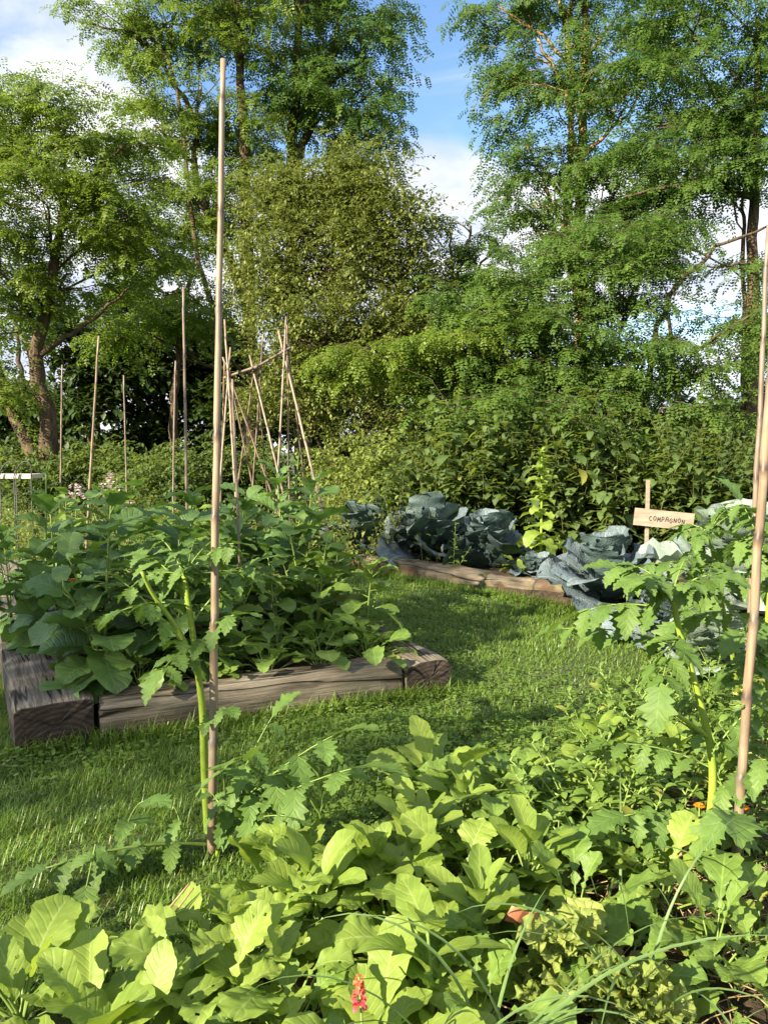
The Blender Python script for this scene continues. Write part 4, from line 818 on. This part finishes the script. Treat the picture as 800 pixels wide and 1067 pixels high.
# dry stalks and a twig
def twig(pts, r, label, name='dry_stalk', mat='straw', grp=None):
    mb = MB(); P = polyc(pts, 16); o0 = P[0].copy(); tubes(mb, P-o0, r, r*.6, 6); o = mb.build(name, M[mat]); o.location = o0; tag(o, label, 'stalk', grp)
twig([A(130, 1000, 1.7), A(165, 960, 1.75), A(198, 920, 1.8)], .004, 'left one of two pale dry stalks leaning by the cane foot'); twig([A(145, 1005, 1.7), A(172, 965, 1.75), A(202, 925, 1.8)], .0035, 'right one of two pale dry stalks leaning by the cane foot')
twig([A(700, 902, 1.95), A(718, 880, 1.97), A(742, 855, 2.0)], .005, 'pale dry twig crossing the base of the bare tomato stem', 'dry_twig')

# ---- right bed extras
bolt = stalky(H=1.0, n=48, L=(.15, .24), W=.62, mat='lime', smat='tstem', shape='wide', ruff=.09, name='bolting_plant', r=.012, taper=.74, q0=.04, pl=(.01, .03), pitch=(0, .9), teeth=.08, side=0, ns=10, bend=(.8, 1.8))
leaves(bolt[1], np.stack([u(-.02, .02, 60), u(-.02, .02, 60), 1.0-.38*u(0, 1, 60)], -1), u(0, 6.28, 60), u(.1, 1.2, 60), u(.03, .07, 60), u(.02, .035, 60), bend=1.2, shape='wide', ns=4, ruff=.05)
p = gr(563, 612); place(bolt, p, 'lime green bolting plant with a tall flower spike behind the log', 'bolting plant', None, sc_=1.22)
ch = [rosette(n=14, L=(.12, .17), W=.62, pl=(.03, .08), pitch=(.3, 1.4), mat='lime', shape='obov', ruff=.06, bl=.03, ns=12, name='spinach_plant', bend=(.8, 1.6)) for _ in range(2)]
row(ch, [tuple(gr(538, 606)[:2])+(.08,), tuple(gr(585, 602)[:2])+(.08,), tuple(gr(556, 600)[:2])+(.08,)], 'low lime green spinach plant', 'of three below the bolting plant', 'spinach plant', 'spinach plants by the log', sc_=(.95, 1.2))
pea = stalky(H=.62, n=26, L=(.05, .085), W=.6, mat='radish', name='pea_plant', side=2, pl=(.01, .03), ns=6, cols=(-1, 0, 1), teeth=0, r=.004, shape='ovate')
place(pea, gr(472, 608), 'pea shoot climbing in front of the middle blue-grey cabbage', 'pea plant', None, sc_=.9)

# ------------------------------------------------------------------ thicket, shrubs, weeds
def thicket(mb, sb, spots, H, Lf, n=26, W=.55, stem=.005, sp_=.15):
    for (x, y, h) in spots:
        m = n; top = np.array([x+u(-sp_, sp_), y+u(-sp_, sp_), h]); path = bez((x, y, 0), (x+u(-.05, .05), y, h*.6), top, 6); tubes(sb, path, stem, stem*.4, 4, cap=False)
        k = np.arange(m); q = (.1+.92*(k/m)**.8).clip(0, .995); i0 = (q*5).astype(int).clip(0, 4); fr = (q*5-i0)[:, None]; b = path[i0]*(1-fr)+path[i0+1]*fr
        L = Lf*u(.6, 1.3)*(1-.45*q**3)*u(.7, 1.3, m)
        b = b+rng.normal(size=b.shape)*np.array([.05, .05, .02])
        leaves(mb, b, k*1.571+(k % 2)*.3+u(-.9, .9, m), u(-.6, .9, m), L, L*W*u(.7, 1.2, m), bend=u(.2, 1.6, m), shape='ovate', ns=4, cols=(-1, 0, 1), fold=.15)
mb, sb = MB(), MB(); sp = []
for i in range(1300):
    y = u(8.0, 11.0); px = u(395, 860); x = (px-400)/F*y
    h = (1.68+.16*math.sin(px*.045)+.14*math.sin(px*.013+1)+.1*math.sin(px*.11))*u(.5, 1.1)*(0.88+.04*(y-8))
    if px < 470: h *= .62+.38*(px-395)/75
    sp.append((x, y, h))
thicket(mb, sb, sp, 1.8, .16, n=34, W=.66, sp_=.38, stem=.0035)
mb.add(np.concatenate(sb.V), np.concatenate(sb.Fc), np.concatenate(sb.A), 1)
tag(mb.build('nettle_thicket', [M['nettle'], M['wstem']]), 'dense shoulder high thicket of nettles behind the cabbage bed', 'nettles', kind='stuff')
mb, sb = MB(), MB(); sp = []
for i in range(520):
    y = u(7.4, 10); px = u(-20, 460); h = u(.35, .85)*(.8 if px < 330 else 1.1)
    if 330 < px < 400 and y < 8: h *= .6
    sp.append(((px-400)/F*y, y, h))
thicket(mb, sb, sp, .7, .07, n=22, W=.45, stem=.003)
mb.add(np.concatenate(sb.V), np.concatenate(sb.Fc), np.concatenate(sb.A), 1)
tag(mb.build('weeds', [M['weed'], M['wstem']]), 'sunlit yellow-green weeds growing behind the left bed', 'weeds', kind='stuff')
def flowerplant(px, Y, H, label):
    x = (px-400)/F*Y; pr = stalky(H=H, n=22, L=(.07, .12), W=.45, mat='weed', name='flowering_plant', side=2, pl=(.01, .02), ns=6, cols=(-1, 0, 1), teeth=0, r=.006)
    fb = MB(); n = 70; a = u(0, 6.28, n); q = u(0, 1, n)**.7; leaves(fb, np.stack([np.cos(a)*.09*q, np.sin(a)*.09*q, H*(1.02-.16*q)+u(-.03, .03, n)], -1), a, u(-.2, 1.0, n), .030, .026, shape='round', ns=3, bend=.5)
    place(pr+(('petals', fb, 'pink'),), (x, Y, 0), label, 'flowering plant', 'pale pink flowering plants', sc_=1)
flowerplant(115, 7.0, .98, 'pale pink flowering plant, taller one between two canes'); flowerplant(78, 7.2, .88, 'pale pink flowering plant, lower one left of the leaning cane'); flowerplant(128, 6.8, .82, 'small pale flowering plant beside the crooked thin cane')

# ------------------------------------------------------------------ trees
def fronds(mb, P, az, pitch, L, pairs=5, ll=0.05, lw=0.022, bend=0.8, rnd=None):
    n = len(P)
    if n == 0: return
    t = np.linspace(0.15, 0.95, pairs); az = cl_(n, az)[:, None]; pitch = cl_(n, pitch)[:, None]; L = cl_(n, L)[:, None]; bend = cl_(n, bend)[:, None]
    tt = np.concatenate([t, t, [1.0]])[None]; sd = np.concatenate([-np.ones(pairs), np.ones(pairs), [0]])[None]
    th = pitch-bend*tt; thm = pitch-bend*tt*.5
    C = P[:, None, :]+(L*tt)[..., None]*np.stack([np.cos(thm)*np.cos(az), np.cos(thm)*np.sin(az), np.sin(thm)], -1)
    T = np.stack([np.cos(th)*np.cos(az), np.cos(th)*np.sin(az), np.sin(th)], -1)
    S = np.stack([-np.sin(az)+0*th, np.cos(az)+0*th, 0*th], -1); Nn = np.cross(T, S)
    roll = u(-.5, .5, (n, 1))[..., None]; S = S*np.cos(roll)+Nn*np.sin(roll); Nn = np.cross(T, S)
    d = S*(sd*.92)[..., None]+T*np.where(sd == 0, 1.0, .35)[..., None]-Nn*(u(-.1, .45, (n, tt.shape[1])))[..., None]
    d /= np.linalg.norm(d, axis=-1, keepdims=True)
    wv = np.cross(d, Nn); sc1 = u(.8, 1.2, (n, tt.shape[1]))[..., None]
    llx = (np.broadcast_to(np.asarray(ll), (n,)))[:, None, None]; lwx = (np.broadcast_to(np.asarray(lw), (n,)))[:, None, None]
    a0 = C; a1 = C+d*llx*.45*sc1+wv*lwx*.5*sc1; a2 = C+d*llx*sc1; a3 = C+d*llx*.45*sc1-wv*lwx*.5*sc1
    V = np.stack([a0, a1, a2, a3], 2)
    if rnd is None: rnd = u(0, 1, n)
    A_ = np.zeros(V.shape); A_[..., 2] = rnd[:, None, None]
    q = np.arange(n*tt.shape[1])[:, None]*4+np.arange(4)[None]
    mb.add(V.reshape(-1, 3), q, A_.reshape(-1, 3))
def limbpath(p0, p1, K=10, wob=.12, lift=.25):
    p0, p1 = np.asarray(p0, float), np.asarray(p1, float); d = np.linalg.norm(p1-p0)
    mid = p0*.5+p1*.5+np.array([u(-1, 1)*wob*d, u(-1, 1)*wob*d, lift*d*.35])
    P = bez(p0, mid, p1, K); P[1:-1] += rng.normal(size=(K-2, 3))*d*.012; return P
def tree(name, base, trunks, blobs, label, cat='tree', leaf='locust', bark='bark', kind='pinnate', r=.16, group='trees behind the garden', ll=.05, fl=.26, twl=(.5, .95), dens=1.0, extra_limbs=(), droop=.25, tr_each=7, fr_each=9, big=1.2, brk=1):
    """trunks: lists of world points; blobs: (centre, (rx, ry, rz), number of clumps)"""
    base = np.array([base[0], base[1], 0.0]); t = thing(name, tuple(base), label, cat, group); tb_, cr = MB(), MB(); allp = []
    for i, (pts, rr) in enumerate(trunks):
        P = polyc(np.array(pts)-base, 22); P[3:-1] += rng.normal(size=(18, 3))*.02; P[0, 2] = min(P[0, 2], -.1) if i == 0 else P[0, 2]
        rad = 1+.05*rng.normal(size=22); rad[0] = 1.35; tubes(tb_, P, rr, rr*.3, 11, rad=rad[None]); allp.append(P)
    for (pts, rr) in extra_limbs:
        P = polyc(np.array(pts)-base, 16); P[2:-1] += rng.normal(size=(13, 3))*.02; tubes(tb_, P, rr, rr*.35, 7)
    AP = np.concatenate([p[4:] for p in allp])
    for (c, rad, nc) in blobs:
        c = np.array(c)-base; nc = max(1, int(nc*dens*(.74 if kind == 'pinnate' and brk else 1)))
        j = AP[np.argmin(np.linalg.norm((AP+np.array([0, 0, .9])-c)*np.array([1, 1, 1.1]), axis=1))]
        L0 = limbpath(j, c, 10, .1, .1); tubes(tb_, L0, min(.07, rr*.5)*(.6+.4*max(rad)/1.5), .02, 7)
        d = rng.normal(size=(nc, 3)); d /= np.linalg.norm(d, axis=1, keepdims=True); d *= (u(.15, 1, nc)**.45)[:, None]
        CP = c+d*np.array(rad)
        for q in CP[::2]:
            k = L0[int(u(4, 9.9))]; tubes(tb_, limbpath(k, q, 6, .12, .1), .016, .005, 4, cap=False)
        if kind == 'pinnate':
            nt_ = tr_each; m = nc*nt_; cp = np.repeat(CP, nt_, 0); az = u(0, 6.28, m); out = np.arctan2(cp[:, 1]-c[1], cp[:, 0]-c[0]); az = np.where(u(0, 1, m) < .45, out+rng.normal(size=m)*.7, az)
            pit = rng.normal(size=m)*.3+.12; tl = u(twl[0], twl[1], m)
            nf = fr_each; q = np.tile((np.arange(nf)+.7)/nf, m); sd = np.tile(np.where(np.arange(nf) % 2 == 0, 1, -1), m)
            A1 = np.repeat(az, nf); P1 = np.repeat(pit, nf)-droop*1.6*q; TL = np.repeat(tl, nf)*q; P0 = np.repeat(cp, nf, 0)
            pm = (np.repeat(pit, nf)+P1)/2
            PP = P0+TL[:, None]*np.stack([np.cos(pm)*np.cos(A1), np.cos(pm)*np.sin(A1), np.sin(pm)], -1)
            rn = np.repeat(np.clip(np.repeat(u(0, 1, nc), nt_)*.6+u(0, .4, m), 0, 1), nf)
            fronds(cr, PP, A1+sd*u(.35, 1.1, m*nf), P1+u(-.35, .3, m*nf), fl*u(.7, 1.15, m*nf), ll=ll*big, lw=ll*big*.55, bend=u(.3, 1.2, m*nf), rnd=rn)
            # twigs
            k = slice(0, m, 2); TP = np.stack([cp[k], cp[k]+.5*tl[k][:, None]*np.stack([np.cos(pit[k])*np.cos(az[k]), np.cos(pit[k])*np.sin(az[k]), np.sin(pit[k])], -1), cp[k]+.95*tl[k][:, None]*np.stack([np.cos(pit[k]-droop)*np.cos(az[k]), np.cos(pit[k]-droop)*np.sin(az[k]), np.sin(pit[k]-droop)], -1)], 1)
            tubes(tb_, TP, .006, .003, 3, cap=False)
        else:
            nt_ = tr_each; m = nc*nt_; cp = np.repeat(CP, nt_, 0)+rng.normal(size=(m, 3))*.12; az = u(0, 6.28, m); pit = u(.1, 1.4, m); tl = u(twl[0], twl[1], m)
            nf = fr_each; q = np.tile((np.arange(nf)+.5)/nf, m); A1 = np.repeat(az, nf); P1 = np.repeat(pit, nf)-.6*q; TL = np.repeat(tl, nf)*q
            PP = np.repeat(cp, nf, 0)+TL[:, None]*np.stack([np.cos(P1)*np.cos(A1), np.cos(P1)*np.sin(A1), np.sin(P1)], -1)
            rn = np.repeat(np.clip(np.repeat(u(0, 1, nc), nt_)*.6+u(0, .4, m), 0, 1), nf); mm = m*nf; l_ = ll*u(.7, 1.3, mm)
            leaves(cr, PP, A1+np.tile(np.where(np.arange(nf) % 2 == 0, 1, -1), m)*u(.4, 1.5, mm), P1+u(-1.0, .5, mm), l_, l_*.62, bend=.5, ns=2, cols=(-1, 1) if False else (-1, 0, 1), fold=.25, shape='lance', rnd=rn)
    o1 = tb_.build('trunk', M[bark], t); o2 = cr.build('crown', M[leaf], t)
    return t
def mp(depth): return depth/F       # metres per photo pixel at that distance
def bl_(px, py, Y, wpx, hpx, n, dy=None):
    k = mp(Y); return (A(px, py, Y), (wpx*k, (dy if dy else max(wpx, hpx)*.6*k), hpx*k), n)
tree('locust_tree', A(30, 490, 13)[:2], [([A(50, 560, 13), A(50, 440, 13), A(38, 370, 13), A(55, 290, 13), A(70, 180, 13)], .17), ([A(50, 500, 13), A(10, 420, 13.2), A(-20, 300, 13.5), A(0, 200, 13.5)], .12)],
     [bl_(60, 130, 13, 60, 45, 20), bl_(110, 170, 13, 55, 50, 18), bl_(20, 150, 13, 60, 60, 18), bl_(-30, 130, 13.5, 60, 60, 14), bl_(50, 215, 12.5, 85, 40, 22), bl_(120, 230, 12.8, 50, 50, 16), bl_(0, 280, 12.5, 55, 50, 16), bl_(70, 285, 13.2, 75, 35, 14), bl_(20, 340, 13, 45, 35, 9), bl_(150, 270, 13, 40, 35, 9), bl_(-10, 400, 12.8, 30, 40, 7)],
     'nearest leafy locust tree at the left edge with dark forked trunk', r=.17, extra_limbs=[([A(42, 370, 13), A(75, 348, 13), A(110, 320, 12.9), A(135, 300, 12.8)], .05), ([A(60, 200, 13), A(90, 185, 12.8), A(130, 150, 12.6)], .05)])
tree('locust_tree', A(262, 500, 17)[:2], [([A(262, 540, 17), A(262, 400, 17), A(258, 300, 17), A(255, 180, 17), A(250, 60, 17), A(245, -60, 17)], .20), ([A(262, 330, 17), A(230, 250, 17), A(205, 190, 17), A(200, 120, 17), A(150, 40, 17)], .11)],
     [bl_(130, 30, 17, 50, 30, 12), bl_(180, 20, 17, 55, 40, 15), bl_(210, 90, 17, 60, 50, 18), bl_(160, 130, 17, 55, 50, 16), bl_(240, 0, 17, 60, 60, 20), bl_(200, 200, 16.5, 60, 60, 20), bl_(150, 240, 16.5, 50, 50, 15), bl_(185, 300, 16, 50, 45, 14), bl_(250, 160, 17, 50, 60, 15), bl_(215, -40, 17, 90, 40, 14), bl_(160, 350, 15.5, 40, 40, 9), bl_(210, 340, 15.5, 35, 35, 9)],
     'tall locust tree behind the tallest cane, limbs reaching to the upper left', r=.2, ll=.06, fl=.30, twl=(.6, 1.1), extra_limbs=[([A(225, 330, 16), A(203, 250, 16.3), A(175, 60, 16.7), A(95, 25, 16.9)], .06), ([A(182, 470, 15.8), A(185, 380, 15.8), A(202, 270, 16)], .10)])
tree('locust_tree', A(310, 500, 18)[:2], [([A(318, 540, 18), A(312, 400, 18), A(303, 200, 18), A(308, 100, 18), A(312, -40, 18)], .21), ([A(306, 180, 18), A(340, 80, 18), A(360, -20, 18)], .10)],
     [bl_(310, 30, 18, 55, 60, 20), bl_(370, 30, 18, 50, 60, 18), bl_(350, 100, 17.5, 60, 45, 18), bl_(385, 140, 17.5, 24, 40, 8), bl_(290, 120, 17.5, 45, 50, 13), bl_(330, -40, 18, 90, 40, 14), bl_(280, 200, 17.5, 40, 50, 10), bl_(390, 190, 17.5, 35, 15, 4), bl_(385, 60, 18, 20, 35, 6)],
     'tall dark locust tree right of the tallest cane, crown ending at the blue sky gap', r=.21, ll=.065, fl=.32, twl=(.6, 1.1), leaf='locust_blue')
tree('willow_tree', A(345, 505, 11.5)[:2], [([A(355, 560, 11.5), A(345, 440, 11.5), A(345, 330, 11.5), A(350, 220, 11.5)], .08), ([A(355, 520, 11.5), A(390, 420, 11.5), A(400, 320, 11.5)], .05)],
     [bl_(350, 178, 11.5, 16, 16, 8), bl_(395, 190, 11.6, 16, 18, 8), bl_(300, 190, 11.5, 16, 16, 6), bl_(440, 250, 11.6, 16, 18, 7), bl_(365, 205, 11.5, 32, 24, 18), bl_(310, 220, 11.5, 45, 40, 34), bl_(390, 240, 11.5, 50, 45, 40), bl_(340, 280, 11.2, 70, 50, 60), bl_(280, 290, 11.3, 38, 55, 34), bl_(420, 290, 11.6, 34, 45, 28), bl_(330, 360, 11, 85, 45, 60), bl_(400, 360, 11, 45, 45, 34), bl_(310, 420, 11.2, 60, 30, 30), bl_(380, 430, 11.2, 50, 40, 26)],
     'rounded olive green willow behind the bamboo trellis', leaf='willow', kind='single', ll=.06, twl=(.25, .6), tr_each=16, fr_each=14)
tree('locust_tree', A(605, 480, 15)[:2], [([A(612, 560, 15), A(608, 400, 15), A(604, 260, 15), A(606, 120, 15), A(612, -20, 15)], .17), ([A(606, 330, 15), A(590, 230, 15.2), A(596, 100, 15.2), A(580, -20, 15.2)], .10)],
     [bl_(520, 5, 15, 30, 20, 7), bl_(560, 40, 15, 50, 45, 16), bl_(640, 20, 15, 60, 50, 18), bl_(590, 95, 14.5, 60, 45, 18), bl_(660, 110, 14.5, 60, 50, 18), bl_(545, 150, 14.6, 26, 20, 6), bl_(565, 185, 14.5, 35, 30, 7), bl_(645, 195, 14, 45, 40, 17), bl_(545, 215, 14.3, 28, 22, 8), bl_(600, -30, 15, 90, 35, 12), bl_(555, 235, 14, 25, 20, 4), bl_(690, 190, 14.2, 50, 45, 14)],
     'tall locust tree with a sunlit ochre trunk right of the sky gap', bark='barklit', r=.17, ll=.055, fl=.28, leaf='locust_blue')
tree('locust_tree', A(785, 480, 12.5)[:2], [([A(786, 560, 12.5), A(784, 400, 12.5), A(783, 260, 12.5), A(786, 160, 12.5), A(790, 20, 12.5)], .13), ([A(775, 540, 12.6), A(773, 260, 12.6), A(776, 180, 12.6)], .05)],
     [bl_(720, 40, 12.5, 60, 50, 16), bl_(790, 40, 12.5, 60, 60, 18), bl_(750, 100, 12.2, 60, 40, 16), bl_(700, 160, 12.2, 60, 40, 14), bl_(790, 140, 12.2, 45, 35, 10), bl_(740, 170, 12, 60, 25, 10), bl_(680, 230, 12, 50, 30, 10), bl_(720, -20, 12.5, 90, 30, 10), bl_(830, 300, 12, 50, 60, 10)],
     'locust tree with a dark trunk near the right edge and a low horizontal limb', r=.13, ll=.05, fl=.26, leaf='locust_blue', extra_limbs=[([A(784, 205, 12.5), A(750, 200, 12.3), A(700, 195, 12.2), A(650, 205, 12)], .055), ([A(790, 130, 12.5), A(740, 128, 12.4), A(690, 130, 12.2)], .03)])
tree('locust_tree', A(680, 480, 10.3)[:2], [([A(660, 560, 10.3), A(668, 440, 10.3), A(690, 330, 10.3), A(730, 270, 10.4), A(800, 235, 10.6)], .055), ([A(668, 440, 10.3), A(610, 350, 10.4), A(540, 310, 10.5)], .05), ([A(668, 440, 10.3), A(540, 400, 10), A(440, 370, 9.8)], .04)],
     [bl_(610, 245, 11, 50, 26, 11), bl_(670, 255, 10.8, 45, 26, 10), bl_(620, 270, 10.5, 60, 30, 16), bl_(560, 300, 10.4, 60, 35, 18), bl_(660, 300, 10.2, 45, 35, 14), bl_(500, 330, 10.2, 60, 32, 18), bl_(580, 350, 10, 70, 30, 20), bl_(660, 360, 9.9, 60, 25, 14), bl_(730, 380, 10, 60, 25, 13), bl_(780, 330, 10, 40, 30, 10), bl_(520, 390, 9.8, 70, 24, 17), bl_(620, 400, 9.8, 80, 24, 18), bl_(520, 425, 9.0, 60, 16, 9), bl_(690, 425, 9.3, 60, 14, 7), bl_(600, 440, 8.8, 50, 14, 6), bl_(780, 275, 10.5, 24, 14, 3)],
     'low spreading locust whose blue-green branches hang over the nettles', leaf='locust_blue', r=.055, ll=.042, fl=.22, twl=(.4, .75), droop=.3, extra_limbs=[([A(690, 330, 10.3), A(650, 310, 10.2), A(640, 290, 10.2)], .02)])
tree('young_locust', A(520, 500, 9.6)[:2], [([A(520, 560, 9.6), A(515, 470, 9.6), A(480, 400, 9.6), A(420, 375, 9.5), A(350, 385, 9.4)], .03)],
     [bl_(460, 360, 9.6, 40, 16, 11), bl_(410, 368, 9.5, 40, 13, 10), bl_(365, 380, 9.4, 34, 10, 7), bl_(480, 385, 9.5, 40, 16, 9), bl_(520, 345, 9.6, 36, 18, 8)],
     'young locust whose bright yellow-green branches sweep left past the trellis', leaf='locust', ll=.038, fl=.22, twl=(.3, .6), droop=.3)
tree('young_locust', A(480, 500, 12.5)[:2], [([A(480, 560, 12.5), A(478, 400, 12.5), A(470, 300, 12.5), A(470, 240, 12.5)], .05)],
     [bl_(490, 235, 12.5, 18, 14, 3), bl_(510, 262, 12.5, 24, 18, 5), bl_(470, 275, 12.5, 28, 22, 6), bl_(515, 290, 12.2, 35, 25, 9), bl_(460, 320, 12.2, 40, 25, 10)],
     'slender young locust filling the gap between the willow and the ochre trunk', leaf='locust_blue', ll=.045, fl=.24, twl=(.35, .6))
# dark wood behind: individual trees, their deep shade put into the leaf colour
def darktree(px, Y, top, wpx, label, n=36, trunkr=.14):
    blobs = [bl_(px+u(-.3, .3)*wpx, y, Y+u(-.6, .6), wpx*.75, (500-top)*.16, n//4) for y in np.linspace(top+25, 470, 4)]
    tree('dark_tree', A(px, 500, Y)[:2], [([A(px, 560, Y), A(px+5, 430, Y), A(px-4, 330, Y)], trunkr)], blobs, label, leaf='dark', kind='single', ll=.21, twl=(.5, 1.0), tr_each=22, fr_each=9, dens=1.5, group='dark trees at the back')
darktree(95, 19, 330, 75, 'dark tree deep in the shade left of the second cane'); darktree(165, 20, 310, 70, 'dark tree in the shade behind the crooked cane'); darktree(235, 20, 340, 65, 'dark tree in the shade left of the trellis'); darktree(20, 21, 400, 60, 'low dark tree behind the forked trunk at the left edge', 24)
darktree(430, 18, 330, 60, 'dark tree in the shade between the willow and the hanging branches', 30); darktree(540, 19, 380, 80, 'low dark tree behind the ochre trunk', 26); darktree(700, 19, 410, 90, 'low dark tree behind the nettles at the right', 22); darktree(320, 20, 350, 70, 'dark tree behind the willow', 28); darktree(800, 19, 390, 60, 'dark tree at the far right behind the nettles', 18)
def shrub(px, Y, top, wpx, label, leaf='nettle', n=20, ll=.07):
    h = A(px, top, Y)[2]; tree('shrub', A(px, 500, Y)[:2], [([A(px, 560, Y)*np.array([1, 1, 0]), np.array([A(px, 0, Y)[0], Y, h*.4]), np.array([A(px, 0, Y)[0]+.1, Y, h*.8])], .03)],
         [((A(px, 0, Y)[0]+u(-.2, .2), Y, h*.4), (wpx*mp(Y), .6, h*.38), n), ((A(px, 0, Y)[0]+u(-.2, .2), Y, h*.72), (wpx*mp(Y)*.75, .5, h*.26), n*2//3)], label, cat='shrub', leaf=leaf, kind='single', ll=ll*1.25, twl=(.2, .45), tr_each=20, fr_each=9, group='shrubs behind the left bed')
shrub(20, 12.5, 470, 60, 'green shrub behind the pale plank at the left edge'); shrub(110, 12.8, 462, 55, 'green shrub behind the pink flowers'); shrub(190, 12.5, 468, 55, 'green shrub behind the second tallest cane'); shrub(250, 12.8, 465, 40, 'green shrub behind the left bundle of the trellis'); shrub(150, 11.6, 482, 50, 'low green shrub behind the crooked cane')
shrub(405, 9.6, 455, 40, 'sunlit yellow-green shrub left above the blue-grey cabbages', 'weed', 22, .06); shrub(445, 9.2, 470, 35, 'smaller sunlit shrub directly behind the blue-grey cabbages', 'weed', 16, .055); shrub(360, 10.4, 475, 30, 'yellow-green shrub right of the trellis foot', 'weed', 14, .055)
# pale plank on metal hoops at the left edge
pt = thing('plank_bench', (A(5, 500, 8.3)[0], 8.3, 0), 'pale plank on dark hoops at the left edge behind the bed', 'bench'); mb = MB(); z_ = A(5, 496, 8.3)[2]
box(mb, (-.1, 0, z_), (.9, .3, .045)); mb.build('plank', M['white'], pt, smooth=False)
for dx in (-.05, .28, .12):
    mb = MB(); th = np.linspace(0, np.pi, 20); tubes(mb, np.stack([dx+.09*np.cos(th)+.04*np.sin(th), -.18+0*th, z_*1.0+.16*np.sin(th)-.0], -1), .006, .006, 6); tubes(mb, np.array([[dx+.09, -.18, 0], [dx+.09, -.18, z_*.5], [dx+.09, -.18, z_]]), .006, .006, 6); tubes(mb, np.array([[dx-.09, -.18, 0], [dx-.09, -.18, z_*.5], [dx-.09, -.18, z_]]), .006, .006, 6); mb.build('hoop', M['metal'], pt)

# ------------------------------------------------------------------ trees behind the camera that shade the left bed
def shade(target, T): return np.array(target)+SUN*T
sb_list = [(shade(B(.3, .5, .4), 10), (.85, .85, .6), 7), (shade(B(.9, .2, .1), 10.5), (.8, .8, .5), 5), (shade(B(1.3, 1.0, .5), 10), (.85, .85, .6), 6), (shade(B(-.5, -.5, 0), 11), (.6, .6, .4), 5), (shade((.3, 6.6, .2), 12), (1.1, 1.1, .5), 7), (shade(B(.3, 2.0, .5), 11), (1.0, 1.0, .6), 6)]
tp = shade(B(.5, .5, 0), 10.5)
tree('locust_tree', tp[:2], [([(tp[0], tp[1], -.2), (tp[0]+.1, tp[1], 2), (tp[0], tp[1]+.2, 4.2)], .15)], sb_list, 'locust tree standing behind the photographer, shading the left bed', ll=.06, fl=.28, tr_each=6, fr_each=8, twl=(.3, .6), big=1.0, brk=0)
print('faces', sum(len(o.data.polygons) for o in bpy.data.objects if o.type == 'MESH'), 'objects', len(bpy.data.objects))
